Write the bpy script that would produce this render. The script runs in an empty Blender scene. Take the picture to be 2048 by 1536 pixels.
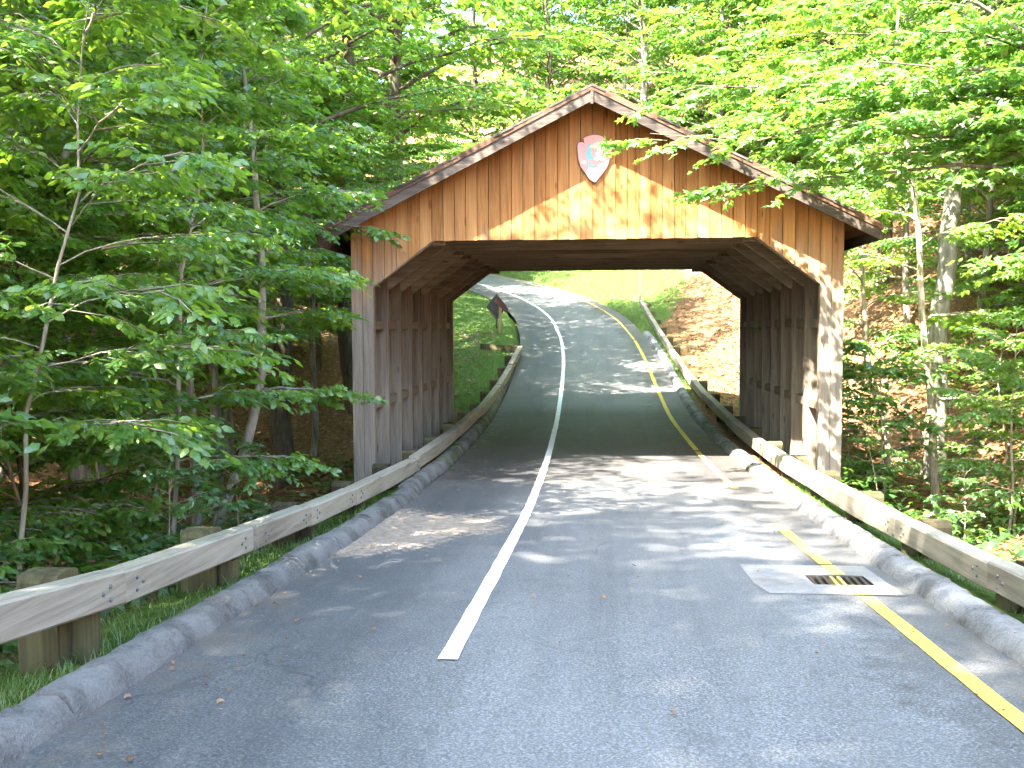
import bpy, math, random
import numpy as np
from mathutils import Vector, Matrix

sc = bpy.context.scene
R = math.radians
# ------------------------------------------------------------------ camera
cam_d = bpy.data.cameras.new('camera')
cam = bpy.data.objects.new('camera', cam_d)
sc.collection.objects.link(cam)
sc.camera = cam
cam_d.sensor_width = 36.0
cam_d.lens = 2000.0 / 2048.0 * 36.0
cam_d.clip_start = 0.1
cam_d.clip_end = 2000
YAW, PITCH, ROLL = R(4.998), R(3.263), R(0.264)
CAM = Vector((0, 0, 2.384))
fw = Vector((-math.sin(YAW) * math.cos(PITCH), math.cos(YAW) * math.cos(PITCH), -math.sin(PITCH)))
rt = fw.cross(Vector((0, 0, 1))).normalized()
up = rt.cross(fw)
rt2 = rt * math.cos(ROLL) - up * math.sin(ROLL)
up2 = up * math.cos(ROLL) + rt * math.sin(ROLL)
cam.matrix_world = Matrix(((rt2.x, up2.x, -fw.x, CAM.x), (rt2.y, up2.y, -fw.y, CAM.y), (rt2.z, up2.z, -fw.z, CAM.z), (0, 0, 0, 1)))
# ------------------------------------------------------------------ sky, sun, exposure
SUN = Vector((0.70, 1.0, -1.55)).normalized()          # direction the light travels
world = bpy.data.worlds.new('World')
sc.world = world
world.use_nodes = True
wn = world.node_tree
wn.nodes.clear()
sky = wn.nodes.new('ShaderNodeTexSky')
sky.sky_type = 'NISHITA'
sky.sun_disc = False
elev = math.asin(-SUN.z)
az = math.atan2(-SUN.x, -SUN.y)                        # compass-like: from +Y towards +X
sky.sun_elevation = elev
sky.sun_rotation = az
sky.air_density = 1.0
sky.dust_density = 1.5
bg = wn.nodes.new('ShaderNodeBackground')
bg.inputs['Strength'].default_value = 0.15
wo = wn.nodes.new('ShaderNodeOutputWorld')
wn.links.new(sky.outputs[0], bg.inputs[0])
wn.links.new(bg.outputs[0], wo.inputs[0])
sun_d = bpy.data.lights.new('sun', 'SUN')
sun_d.energy = 4.8
sun_d.angle = R(0.53)
sun_d.color = (1.0, 0.94, 0.84)
sun = bpy.data.objects.new('sun', sun_d)
sc.collection.objects.link(sun)
sun.rotation_euler = SUN.to_track_quat('-Z', 'Y').to_euler()
sun.location = (-20, -25, 50)
sc.view_settings.view_transform = 'Standard'
sc.view_settings.look = 'None'
sc.view_settings.gamma = 1.0
sc.view_settings.use_curve_mapping = False
sc.view_settings.exposure = 3.75
cy = sc.cycles
cy.max_bounces = 5
cy.diffuse_bounces = 3
cy.glossy_bounces = 2
cy.transmission_bounces = 4
cy.transparent_max_bounces = 4
cy.caustics_reflective = False
cy.caustics_refractive = False
cy.sample_clamp_indirect = 6.0
cy.use_denoising = True
cy.use_adaptive_sampling = True
cy.adaptive_threshold = 0.04

# ------------------------------------------------------------------ helpers
COL = sc.collection
WL = {}


def mesh_np(name, V, F, mat=None, smooth=False, attr=None):
    """V (n,3); F: int array (m,k) or list of such arrays / list of lists."""
    me = bpy.data.meshes.new(name)
    V = np.asarray(V, dtype=np.float32)
    if isinstance(F, np.ndarray):
        F = [F]
    if F and not isinstance(F[0], np.ndarray):
        me.from_pydata([tuple(map(float, v)) for v in V], [], F)
    else:
        tot = [np.full(len(f), f.shape[1], dtype=np.int32) for f in F]
        tot = np.concatenate(tot)
        loops = np.concatenate([f.ravel() for f in F]).astype(np.int32)
        me.vertices.add(len(V))
        me.vertices.foreach_set('co', V.ravel())
        me.loops.add(len(loops))
        me.loops.foreach_set('vertex_index', loops)
        me.polygons.add(len(tot))
        st = np.zeros(len(tot), dtype=np.int32)
        st[1:] = np.cumsum(tot)[:-1]
        me.polygons.foreach_set('loop_start', st)
        me.update(calc_edges=True)
    if attr is not None:
        for k, a in attr.items():
            at = me.attributes.new(k, 'FLOAT', 'POINT')
            at.data.foreach_set('value', np.asarray(a, dtype=np.float32))
    me.polygons.foreach_set('use_smooth', np.full(len(me.polygons), smooth, dtype=bool))
    if mat:
        me.materials.append(mat)
    me.update()
    return me


class MB:
    def __init__(self):
        self.v = []
        self.f = []

    def add(self, vs, fs):
        n = len(self.v)
        self.v += [tuple(p) for p in vs]
        self.f += [[i + n for i in f] for f in fs]
        return self

    def box(self, x0, x1, y0, y1, z0, z1):
        return self.add([(x0, y0, z0), (x1, y0, z0), (x1, y1, z0), (x0, y1, z0), (x0, y0, z1), (x1, y0, z1), (x1, y1, z1), (x0, y1, z1)],
                        [[0, 3, 2, 1], [4, 5, 6, 7], [0, 1, 5, 4], [1, 2, 6, 5], [2, 3, 7, 6], [3, 0, 4, 7]])

    def hexa(self, p):
        """8 points, bottom ring then top ring"""
        return self.add(p, [[0, 3, 2, 1], [4, 5, 6, 7], [0, 1, 5, 4], [1, 2, 6, 5], [2, 3, 7, 6], [3, 0, 4, 7]])

    def prism(self, poly, y0, y1):
        """polygon in xz extruded along y"""
        n = len(poly)
        vs = [(x, y0, z) for x, z in poly] + [(x, y1, z) for x, z in poly]
        fs = [list(range(n)), list(range(2 * n - 1, n - 1, -1))]
        fs += [[j, i, i + n, j + n] for i, j in ((k, (k + 1) % n) for k in range(n))]
        return self.add(vs, fs)

    def bar(self, a, b, w, h, upv=(0, 0, 1)):
        a = Vector(a); b = Vector(b)
        d = (b - a).normalized()
        s = d.cross(Vector(upv)).normalized()
        u = s.cross(d)
        p = []
        for c in (a, b):
            p += [c - s * w / 2 - u * h / 2, c + s * w / 2 - u * h / 2, c + s * w / 2 + u * h / 2, c - s * w / 2 + u * h / 2]
        return self.add([tuple(q) for q in p], [[0, 1, 2, 3], [7, 6, 5, 4], [0, 4, 5, 1], [1, 5, 6, 2], [2, 6, 7, 3], [3, 7, 4, 0]])

    def tube(self, pts, rad, n=8, cap=True):
        pts = [Vector(p) for p in pts]
        k = len(pts)
        b = len(self.v)
        for i, p in enumerate(pts):
            t = (pts[min(i + 1, k - 1)] - pts[max(i - 1, 0)]).normalized()
            a = t.orthogonal().normalized() if i == 0 else (a - t * a.dot(t)).normalized()
            c = t.cross(a)
            r = rad[i] if hasattr(rad, '__len__') else rad
            for j in range(n):
                q = 2 * math.pi * j / n
                self.v.append(tuple(p + (a * math.cos(q) + c * math.sin(q)) * r))
        for i in range(k - 1):
            for j in range(n):
                self.f.append([b + i * n + j, b + i * n + (j + 1) % n, b + (i + 1) * n + (j + 1) % n, b + (i + 1) * n + j])
        if cap:
            self.f.append([b + j for j in range(n)][::-1])
            self.f.append([b + (k - 1) * n + j for j in range(n)])
        return self


def put(name, me, origin, parent=None):
    o = bpy.data.objects.new(name, me)
    COL.objects.link(o)
    origin = Vector(origin)
    WL[o] = origin
    if parent is not None:
        o.parent = parent
        o.location = origin - WL[parent]
    else:
        o.location = origin
    return o


def part(name, mb, mat, parent=None, smooth=False, origin=None):
    V = np.array(mb.v, dtype=float)
    if origin is None:
        origin = ((V[:, 0].min() + V[:, 0].max()) / 2, (V[:, 1].min() + V[:, 1].max()) / 2, V[:, 2].min())
    me = mesh_np(name, V - np.array(origin), mb.f, mat, smooth)
    return put(name, me, origin, parent)


def thing(name, label, cat, loc=(0, 0, 0), group=None):
    o = bpy.data.objects.new(name, None)
    o.empty_display_size = 0.3
    COL.objects.link(o)
    o.location = loc
    WL[o] = Vector(loc)
    tag(o, label, cat, group)
    return o


def tag(o, label, cat=None, group=None, kind=None):
    if label: o['label'] = label
    if cat: o['category'] = cat
    if group: o['group'] = group
    if kind: o['kind'] = kind
    return o


# ------------------------------------------------------------------ materials
class NT:
    def __init__(self, name):
        self.m = bpy.data.materials.new(name)
        self.m.use_nodes = True
        self.t = self.m.node_tree
        self.t.nodes.clear()
        self.out = self.n('ShaderNodeOutputMaterial')

    def n(self, typ, **kw):
        nd = self.t.nodes.new(typ)
        for k, v in kw.items():
            setattr(nd, k, v)
        return nd

    def l(self, a, b):
        self.t.links.new(a, b)

    def setin(self, nd, **kw):
        for k, v in kw.items():
            s = nd.inputs[k.replace('_', ' ')]
            if hasattr(v, 'is_linked'):
                self.l(v, s)
            else:
                s.default_value = v
        return nd

    def pos(self):
        return self.n('ShaderNodeNewGeometry').outputs['Position']

    def mapping(self, vec, scale=(1, 1, 1), loc=None):
        m = self.n('ShaderNodeMapping')
        self.l(vec, m.inputs['Vector'])
        m.inputs['Scale'].default_value = scale
        if loc is not None:
            self.l(loc, m.inputs['Location'])
        return m.outputs[0]

    def noise(self, vec, scale=5, detail=3, rough=0.55, dist=0.0):
        nd = self.n('ShaderNodeTexNoise')
        self.l(vec, nd.inputs['Vector'])
        nd.inputs['Scale'].default_value = scale
        nd.inputs['Detail'].default_value = detail
        nd.inputs['Roughness'].default_value = rough
        nd.inputs['Distortion'].default_value = dist
        return nd.outputs['Fac']

    def ramp(self, fac, stops, interp='LINEAR'):
        r = self.n('ShaderNodeValToRGB')
        self.l(fac, r.inputs[0])
        cr = r.color_ramp
        cr.interpolation = interp
        while len(cr.elements) < len(stops):
            cr.elements.new(0.5)
        for e, (p, c) in zip(cr.elements, stops):
            e.position = p
            e.color = (c, c, c, 1) if isinstance(c, (int, float)) else (*c, 1)
        return r.outputs[0]

    def mix(self, fac, a, b, mode='MIX'):
        nd = self.n('ShaderNodeMix', data_type='RGBA', blend_type=mode)
        for s, v in ((nd.inputs[0], fac), (nd.inputs[6], a), (nd.inputs[7], b)):
            if hasattr(v, 'is_linked'):
                self.l(v, s)
            elif isinstance(v, (int, float)):
                s.default_value = v
            else:
                s.default_value = (*v, 1)
        return nd.outputs[2]

    def math(self, op, a, b=0.0, c=None):
        nd = self.n('ShaderNodeMath', operation=op)
        for s, v in zip(nd.inputs, (a, b, c)):
            if v is None: continue
            if hasattr(v, 'is_linked'):
                self.l(v, s)
            else:
                s.default_value = v
        return nd.outputs[0]

    def maprange(self, v, a, b, c=0.0, d=1.0):
        nd = self.n('ShaderNodeMapRange')
        self.l(v, nd.inputs[0])
        for i, q in enumerate((a, b, c, d)):
            nd.inputs[1 + i].default_value = q
        return nd.outputs[0]

    def sep(self, vec):
        s = self.n('ShaderNodeSeparateXYZ')
        self.l(vec, s.inputs[0])
        return s.outputs

    def rnd(self):
        return self.n('ShaderNodeObjectInfo').outputs['Random']

    def attr(self, name):
        return self.n('ShaderNodeAttribute', attribute_name=name).outputs['Fac']

    def bump(self, h, strength=0.3, dist=0.02):
        b = self.n('ShaderNodeBump')
        b.inputs['Strength'].default_value = strength
        b.inputs['Distance'].default_value = dist
        self.l(h, b.inputs['Height'])
        return b.outputs[0]

    def done(self, color, rough=0.8, normal=None, spec=0.3, metal=0.0):
        p = self.n('ShaderNodeBsdfPrincipled')
        for k, v in (('Base Color', color), ('Roughness', rough), ('Specular IOR Level', spec), ('Metallic', metal)):
            if hasattr(v, 'is_linked'):
                self.l(v, p.inputs[k])
            elif isinstance(v, (int, float)):
                p.inputs[k].default_value = v
            else:
                p.inputs[k].default_value = (*v, 1)
        if normal is not None:
            self.l(normal, p.inputs['Normal'])
        self.l(p.outputs[0], self.out.inputs[0])
        return self.m


def wood(name, axis, c_dark, c_mid, c_light, grey=None, grey_z=None, stain=None, rough=0.8, gscale=1.0, var=.22):
    """weathered timber: grain along axis, colour varies from piece to piece"""
    t = NT(name)
    P = t.pos()
    r = t.rnd()
    off = t.n('ShaderNodeCombineXYZ')
    for i, k in enumerate((37.0, 53.0, 71.0)):
        t.l(t.math('MULTIPLY', r, k), off.inputs[i])
    s = [14.0, 14.0, 14.0]
    s['XYZ'.index(axis)] = 0.55
    s = [q * gscale for q in s]
    v = t.mapping(P, s, off.outputs[0])
    g1 = t.noise(v, 1.6, 5, 0.62, 0.9)
    s2 = [5.0, 5.0, 5.0]
    s2['XYZ'.index(axis)] = 0.8
    g2 = t.noise(t.mapping(P, s2, off.outputs[0]), 1.0, 3, 0.5, 0.6)
    fac = t.math('ADD', t.math('MULTIPLY', g1, 0.6), t.math('MULTIPLY', g2, 0.4))
    fac = t.math('ADD', fac, t.math('MULTIPLY', t.math('SUBTRACT', r, 0.5), var))
    col = t.ramp(fac, [(0.30, c_dark), (0.48, c_mid), (0.68, c_light)])
    if stain is not None:
        z0, z1, sc_ = stain
        z = t.sep(P)[2]
        m = t.math('MULTIPLY', t.maprange(t.math('ADD', z, t.math('MULTIPLY', g2, 1.2)), z0, z1), 0.75)
        col = t.mix(m, col, sc_, 'MULTIPLY')
    if grey is not None:
        z0, z1 = grey_z
        z = t.sep(P)[2]
        m = t.maprange(t.math('ADD', z, t.math('MULTIPLY', t.math('SUBTRACT', g2, 0.5), 2.2)), z0, z1)
        gc = t.ramp(g1, [(0.32, tuple(q * 0.55 for q in grey)), (0.62, grey)])
        col = t.mix(m, col, gc)
    kn = t.n('ShaderNodeTexVoronoi')
    ks = [5.5, 5.5, 5.5]; ks['XYZ'.index(axis)] = 1.5
    t.l(t.mapping(P, ks, off.outputs[0]), kn.inputs['Vector']); kn.inputs['Scale'].default_value = 0.9
    km = t.maprange(t.math('ADD', kn.outputs['Distance'], t.math('MULTIPLY', g1, 0.16)), 0.20, 0.13)
    col = t.mix(t.math('MULTIPLY', km, 0.7), col, (0.35, 0.27, 0.22), 'MULTIPLY')
    nrm = t.bump(g1, 0.45, 0.008)
    return t.done(col, rough, nrm, 0.2)


def simple(name, col, rough=0.8, noise=0.25, scale=6.0, bump=0.25, spec=0.3, metal=0.0):
    t = NT(name)
    P = t.pos()
    n = t.noise(P, scale, 5, 0.6)
    c = t.ramp(n, [(0.3, tuple(q * (1 - noise) for q in col)), (0.7, tuple(min(1, q * (1 + noise)) for q in col))])
    return t.done(c, rough, t.bump(n, bump, 0.01), spec, metal)


def leafmat(name, ca, cb, cc, ta, tb, gloss=0.05):
    t = NT(name)
    a = t.attr('rnd')
    r = t.rnd()
    a2 = t.math('FRACT', t.math('ADD', a, t.math('MULTIPLY', r, 0.15)))
    col = t.ramp(a2, [(0.0, ca), (0.55, cb), (0.93, cc), (1.0, cc)])
    tr = t.ramp(a2, [(0.0, ta), (1.0, tb)])
    d = t.n('ShaderNodeBsdfDiffuse')
    t.l(col, d.inputs[0])
    tl = t.n('ShaderNodeBsdfTranslucent')
    t.l(tr, tl.inputs[0])
    mx = t.n('ShaderNodeMixShader')
    mx.inputs[0].default_value = 0.5
    t.l(d.outputs[0], mx.inputs[1]); t.l(tl.outputs[0], mx.inputs[2])
    g = t.n('ShaderNodeBsdfGlossy')
    g.inputs['Color'].default_value = (1, 1, 1, 1)
    g.inputs['Roughness'].default_value = 0.42
    m2 = t.n('ShaderNodeMixShader')
    m2.inputs[0].default_value = gloss
    t.l(mx.outputs[0], m2.inputs[1]); t.l(g.outputs[0], m2.inputs[2])
    t.l(m2.outputs[0], t.out.inputs[0])
    return t.m


M = {}
M['gable'] = wood('cedar_siding', 'Z', (0.19, 0.074, 0.020), (0.33, 0.146, 0.045), (0.45, 0.235, 0.09), grey=(0.24, 0.20, 0.155), grey_z=(3.9, 2.5), stain=(4.5, 6.3, (0.66, 0.44, 0.30)), var=.16)
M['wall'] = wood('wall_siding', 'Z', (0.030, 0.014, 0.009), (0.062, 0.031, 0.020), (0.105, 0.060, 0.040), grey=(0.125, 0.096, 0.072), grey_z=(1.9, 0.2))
M['frame'] = wood('frame_timber', 'Z', (0.055, 0.034, 0.020), (0.11, 0.076, 0.050), (0.17, 0.125, 0.088), grey=(0.235, 0.195, 0.145), grey_z=(2.8, 0.8))
M['brace'] = wood('brace_timber', 'X', (0.075, 0.055, 0.036), (0.145, 0.11, 0.075), (0.21, 0.17, 0.125))
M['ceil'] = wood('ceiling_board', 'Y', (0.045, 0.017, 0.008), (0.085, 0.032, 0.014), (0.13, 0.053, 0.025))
M['fascia'] = wood('fascia_board', 'X', (0.034, 0.026, 0.021), (0.082, 0.063, 0.050), (0.155, 0.122, 0.098), gscale=1.2)
M['fascia2'] = wood('fascia_upper_board', 'X', (0.045, 0.025, 0.016), (0.12, 0.065, 0.038), (0.22, 0.13, 0.075), gscale=1.2)
M['shingle'] = wood('roof_shingle', 'X', (0.022, 0.019, 0.016), (0.05, 0.044, 0.038), (0.10, 0.09, 0.08))
M['rail'] = wood('rail_timber', 'Y', (0.125, 0.108, 0.080), (0.245, 0.218, 0.165), (0.335, 0.305, 0.24), gscale=0.9, var=.12)
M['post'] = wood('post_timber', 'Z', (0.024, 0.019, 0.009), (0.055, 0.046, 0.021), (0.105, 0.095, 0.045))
M['signpost'] = wood('sign_post_timber', 'Z', (0.16, 0.10, 0.05), (0.30, 0.20, 0.10), (0.42, 0.30, 0.17))
M['bolt'] = simple('bolt_metal', (0.11, 0.105, 0.105), 0.6, 0.3, 40, 0.1, 0.3, 0.3)
M['grate'] = simple('grate_iron', (0.06, 0.045, 0.035), 0.7, 0.4, 30, 0.3, 0.4, 0.3)
M['pit'] = simple('drain_pit', (0.03, 0.027, 0.022), 0.95)
M['signback'] = simple('sign_back', (0.035, 0.032, 0.030), 0.6, 0.3, 8)
M['signred'] = simple('sign_edge_paint', (0.085, 0.028, 0.022), 0.6, 0.2, 8)
M['pole'] = simple('pole_steel', (0.28, 0.27, 0.25), 0.55, 0.2, 10, 0.1, 0.5, 0.3)
M['plaque'] = simple('plaque_paint', (0.66, 0.27, 0.245), 0.6, 0.10, 9, 0.1)
M['plaque_edge'] = simple('plaque_backing', (0.10, 0.06, 0.05), 0.7, 0.2, 9)
M['em_white'] = simple('emblem_white', (0.82, 0.80, 0.76), 0.6, 0.04, 12, 0.05)
M['em_green'] = simple('emblem_green', (0.17, 0.36, 0.34), 0.6, 0.08, 12, 0.05)
M['bark_grey'] = None


def bark(name, c0, c1, c2, sc_=1.0):
    t = NT(name)
    P = t.n('ShaderNodeTexCoord').outputs['Object']
    n1 = t.noise(t.mapping(P, (9 * sc_, 9 * sc_, 1.6 * sc_)), 1.0, 6, 0.65, 0.6)
    n2 = t.noise(P, 1.7, 3, 0.5)
    c = t.ramp(n1, [(0.33, c0), (0.5, c1), (0.7, c2)])
    c = t.mix(t.maprange(n2, 0.5, 0.72), c, (0.10, 0.12, 0.05), 'MIX')
    return t.done(c, 0.9, t.bump(n1, 0.6, 0.03), 0.15)


M['bark_grey'] = bark('beech_bark', (0.11, 0.095, 0.07), (0.24, 0.21, 0.165), (0.40, 0.36, 0.30))
M['bark_dark'] = bark('maple_bark', (0.045, 0.035, 0.025), (0.11, 0.085, 0.06), (0.20, 0.16, 0.115))
M['bark_pale'] = bark('sapling_bark', (0.20, 0.15, 0.10), (0.34, 0.27, 0.19), (0.50, 0.42, 0.32), 3.0)
M['leaf_a'] = leafmat('maple_leaf', (0.040, 0.120, 0.024), (0.066, 0.162, 0.028), (0.13, 0.21, 0.028), (0.16, 0.38, 0.04), (0.32, 0.50, 0.05))
M['leaf_b'] = leafmat('beech_leaf', (0.042, 0.122, 0.022), (0.066, 0.160, 0.026), (0.125, 0.205, 0.026), (0.18, 0.40, 0.03), (0.36, 0.52, 0.04))
M['leaf_c'] = leafmat('yellow_green_leaf', (0.060, 0.135, 0.030), (0.095, 0.170, 0.030), (0.155, 0.20, 0.030), (0.24, 0.45, 0.03), (0.40, 0.54, 0.04))
M['leaf_g'] = leafmat('ground_cover_leaf', (0.035, 0.10, 0.030), (0.055, 0.135, 0.035), (0.11, 0.18, 0.035), (0.10, 0.25, 0.03), (0.18, 0.32, 0.03), 0.06)
M['grass'] = leafmat('grass_blade', (0.075, 0.150, 0.022), (0.11, 0.195, 0.028), (0.19, 0.22, 0.05), (0.10, 0.22, 0.02), (0.17, 0.28, 0.03), 0.04)
M['litter'] = leafmat('dead_leaf', (0.14, 0.065, 0.03), (0.24, 0.12, 0.055), (0.40, 0.235, 0.125), (0.12, 0.05, 0.02), (0.22, 0.11, 0.05), 0.05)


def mat_ground():
    t = NT('forest_floor')
    P = t.pos()
    n1 = t.noise(P, 9.0, 5, 0.65)
    n2 = t.noise(P, 0.55, 3, 0.5)
    n3 = t.noise(P, 34.0, 3, 0.6)
    lit = t.ramp(t.math('ADD', t.math('MULTIPLY', n1, 0.5), t.math('MULTIPLY', n3, 0.5)),
                 [(0.33, (0.055, 0.030, 0.016)), (0.48, (0.15, 0.080, 0.038)), (0.64, (0.32, 0.19, 0.10))])
    gr = t.ramp(n1, [(0.3, (0.040, 0.070, 0.016)), (0.7, (0.095, 0.145, 0.032))])
    m = t.math('ADD', t.attr('grass'), t.math('MULTIPLY', t.math('SUBTRACT', n2, 0.5), 0.8))
    m = t.maprange(m, 0.35, 0.62)
    col = t.mix(m, lit, gr)
    return t.done(col, 0.95, t.bump(n3, 0.8, 0.03), 0.1)


def mat_road():
    t = NT('asphalt')
    P = t.pos()
    X, Y, Z = t.sep(P)
    ag = t.noise(P, 70.0, 3, 0.75)
    n1 = t.noise(t.mapping(P, (1.0, 0.35, 1)), 1.3, 4, 0.55)
    n2 = t.noise(P, 3.5, 4, 0.6)
    base = t.ramp(ag, [(0.30, (0.060, 0.061, 0.063)), (0.5, (0.134, 0.133, 0.129)), (0.66, (0.265, 0.263, 0.257))])
    # little-driven cycle lane darker, tree shade painted in too; gutter darker and dirtier
    u = t.attr('u')
    left = t.maprange(t.math('ADD', u, t.math('MULTIPLY', t.math('SUBTRACT', n1, 0.5), 1.6)), -0.5, -1.5)
    col = t.mix(t.math('MULTIPLY', left, 0.85), base, (0.42, 0.43, 0.46), 'MULTIPLY')
    right = t.maprange(t.math('ADD', u, t.math('MULTIPLY', t.math('SUBTRACT', n2, 0.5), 1.5)), 1.45, 1.8)
    col = t.mix(t.math('MULTIPLY', right, 0.6), col, (0.5, 0.47, 0.45), 'MULTIPLY')
    # shade inside the bridge, painted into the asphalt colour
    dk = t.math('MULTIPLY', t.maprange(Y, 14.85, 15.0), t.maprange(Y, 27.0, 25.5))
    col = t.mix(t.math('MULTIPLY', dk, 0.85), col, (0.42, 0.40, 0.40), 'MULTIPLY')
    col = t.mix(t.maprange(n2, 0.58, 0.75, 0.0, 0.35), col, (0.6, 0.58, 0.56), 'MULTIPLY')
    bl = t.noise(t.mapping(P, (1.0, 0.45, 1)), 0.7, 5, 0.62, 0.8)
    col = t.mix(t.maprange(bl, 0.42, 0.62, 0.55, 0.0), col, (0.66, 0.66, 0.67), 'MULTIPLY')
    wp = t.noise(t.mapping(P, (5.0, 0.12, 1)), 1.0, 4, 0.6)
    col = t.mix(t.maprange(wp, 0.5, 0.68, 0.0, 0.45), col, (0.70, 0.70, 0.71), 'MULTIPLY')
    # a thin line of dust along the middle of the lane
    dust = t.maprange(t.noise(t.mapping(P, (2.2, 0.5, 1)), 2.0, 5, 0.7), 0.58, 0.75, 0.0, 0.35)
    col = t.mix(dust, col, (0.19, 0.175, 0.155))
    vo = t.n('ShaderNodeTexVoronoi', feature='DISTANCE_TO_EDGE')
    wv = t.n('ShaderNodeVectorMath', operation='ADD')
    nv = t.n('ShaderNodeTexNoise'); t.l(P, nv.inputs['Vector']); nv.inputs['Scale'].default_value = 2.3; nv.inputs['Detail'].default_value = 4
    t.l(t.mapping(P, (1.0, .55, 1.0)), wv.inputs[0]); t.l(t.mapping(nv.outputs['Color'], (.5, .5, .5)), wv.inputs[1])
    t.l(wv.outputs[0], vo.inputs['Vector']); vo.inputs['Scale'].default_value = 0.42
    ck = t.math('MULTIPLY', t.maprange(vo.outputs['Distance'], 0.006, 0.002), t.maprange(t.noise(P, .5, 2, .5), .5, .6))
    col = t.mix(t.math('MULTIPLY', ck, .45), col, (0.03, 0.03, 0.03))
    grit = t.math('MULTIPLY', t.maprange(t.math('ABSOLUTE', t.math('SUBTRACT', u, 0.02)), 1.95, 2.4), t.maprange(n2, .42, .62))
    col = t.mix(t.math('MULTIPLY', grit, .65), col, (0.10, 0.082, 0.062))
    rough = t.maprange(ag, 0.3, 0.7, 0.62, 0.85)
    return t.done(col, rough, t.bump(ag, 0.55, 0.006), 0.35)


def mat_paint(name, col, wear):
    t = NT(name)
    P = t.pos()
    n = t.noise(P, 38.0, 4, 0.7)
    n2 = t.noise(P, 6.0, 3, 0.6)
    m = t.maprange(t.math('ADD', t.math('MULTIPLY', n, 0.6), t.math('MULTIPLY', n2, 0.4)), 0.60 - wear, 0.72 - wear * 0.6)
    c = t.mix(m, col, (0.22, 0.21, 0.18))
    return t.done(c, 0.7, t.bump(n, 0.4, 0.004), 0.25)


def mat_concrete(name, col, dark, moss):
    t = NT(name)
    P = t.pos()
    n1 = t.noise(P, 2.2, 5, 0.65)
    n2 = t.noise(P, 45.0, 3, 0.7)
    c = t.ramp(t.math('ADD', t.math('MULTIPLY', n1, 0.75), t.math('MULTIPLY', n2, 0.25)), [(0.38, dark), (0.55, col), (0.75, tuple(min(1, q * 1.25) for q in col))])
    if moss:
        Y = t.sep(P)[1]
        mm = t.math('MULTIPLY', t.maprange(t.noise(P, 4.0, 4, 0.6), 0.5, 0.62), t.math('MULTIPLY', t.maprange(Y, 14.5, 17), t.maprange(Y, 34, 26)))
        c = t.mix(t.math('MULTIPLY', mm, 0.8), c, (0.09, 0.11, 0.02))
    sp = t.maprange(t.noise(P, 130.0, 2, 0.6), 0.60, 0.70)
    c = t.mix(t.math('MULTIPLY', sp, 0.55), c, (0.05, 0.05, 0.048))
    return t.done(c, 0.92, t.bump(n2, 0.9, 0.02), 0.15)


M['ground'] = mat_ground()
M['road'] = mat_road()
M['white'] = mat_paint('white_paint', (0.80, 0.80, 0.79), 0.07)
M['yellow'] = mat_paint('yellow_paint', (0.56, 0.405, 0.07), 0.06)
M['yellow_old'] = mat_paint('worn_yellow_paint', (0.55, 0.40, 0.06), 0.16)
M['kerb'] = mat_concrete('kerb_concrete', (0.235, 0.23, 0.222), (0.095, 0.092, 0.088), True)
M['kerb_dirty'] = mat_concrete('dirty_kerb_concrete', (0.155, 0.150, 0.140), (0.062, 0.060, 0.055), True)
M['apron'] = mat_concrete('apron_concrete', (0.27, 0.25, 0.225), (0.20, 0.185, 0.165), False)
M['sand'] = simple('washed_sand', (0.235, 0.188, 0.145), 0.95, 0.28, 14, 0.4, 0.1)

# ------------------------------------------------------------------ road line and terrain
def smooth_fn(xs, ys, sig):
    g = np.arange(-40, 141, 0.25)
    v = np.interp(g, xs, ys)
    k = np.arange(-int(4 * sig / 0.25), int(4 * sig / 0.25) + 1) * 0.25
    w = np.exp(-0.5 * (k / sig) ** 2); w /= w.sum()
    pad = len(k) // 2
    vp = np.concatenate([np.linspace(v[0] - (v[1] - v[0]) * pad, v[0], pad, endpoint=False), v, np.linspace(v[-1] + (v[-1] - v[-2]), v[-1] + (v[-1] - v[-2]) * pad, pad)])
    s = np.convolve(vp, w, 'valid')
    return lambda q: np.interp(q, g, s)


zr = smooth_fn([-40, 0, 11, 16, 19, 25, 30, 36, 44, 60, 90, 140], [3.2, .81, .20, .03, .0, .10, .60, 1.45, 2.75, 5.6, 9.5, 14], 1.2)
wl = smooth_fn([-40, 12, 19, 30, 34.5, 38.6, 43.6, 46.75, 49.4, 53, 58, 64, 72, 82, 140], [-.85, -.86, -.95, -1.12, -1.22, -1.45, -2.03, -2.76, -3.66, -5.25, -8.3, -12.8, -20, -30, -95], 1.0)


def wslope(y):
    return (wl(y + .3) - wl(y - .3)) / .6


def rx(y, off):
    """x of a line running `off` metres right of the white line"""
    return wl(y) + off


OFF_L, OFF_R = -1.58, 3.32             # road edges
rs = np.random.RandomState(7)
_ph = rs.rand(12, 3) * 6.28
_fr = rs.randn(12, 2) * np.array([0.35, 0.35])


def wob(X, Y):
    s = 0
    for i in range(12):
        s = s + np.sin(X * _fr[i, 0] + Y * _fr[i, 1] + _ph[i, 0]) / 12 ** .5
    return s


def sst(v, a, b):
    t = np.clip((v - a) / (b - a), 0, 1)
    return t * t * (3 - 2 * t)


LN = ([0, .5, 1.2, 2.5, 5, 8, 12, 17, 25, 40, 80], [0, -.08, -.35, -1.0, -1.5, -1.3, .1, 2.6, 7, 14, 24])
LF = ([0, .5, 1.5, 3.5, 6, 10, 16, 25, 40, 80], [.05, .1, .12, .2, .6, 1.5, 3.8, 7.5, 14, 24])
RN = ([0, .5, 1.2, 2.5, 4.5, 7, 10, 16, 25, 40, 80], [0, -.08, -.35, -.95, -1.1, -.1, 1.6, 4.6, 9, 15, 25])
RF = ([0, .5, 1.5, 3, 6, 10, 16, 25, 40, 80], [.05, .1, .2, .6, 2.2, 4.2, 7.2, 11, 17, 27])


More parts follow.
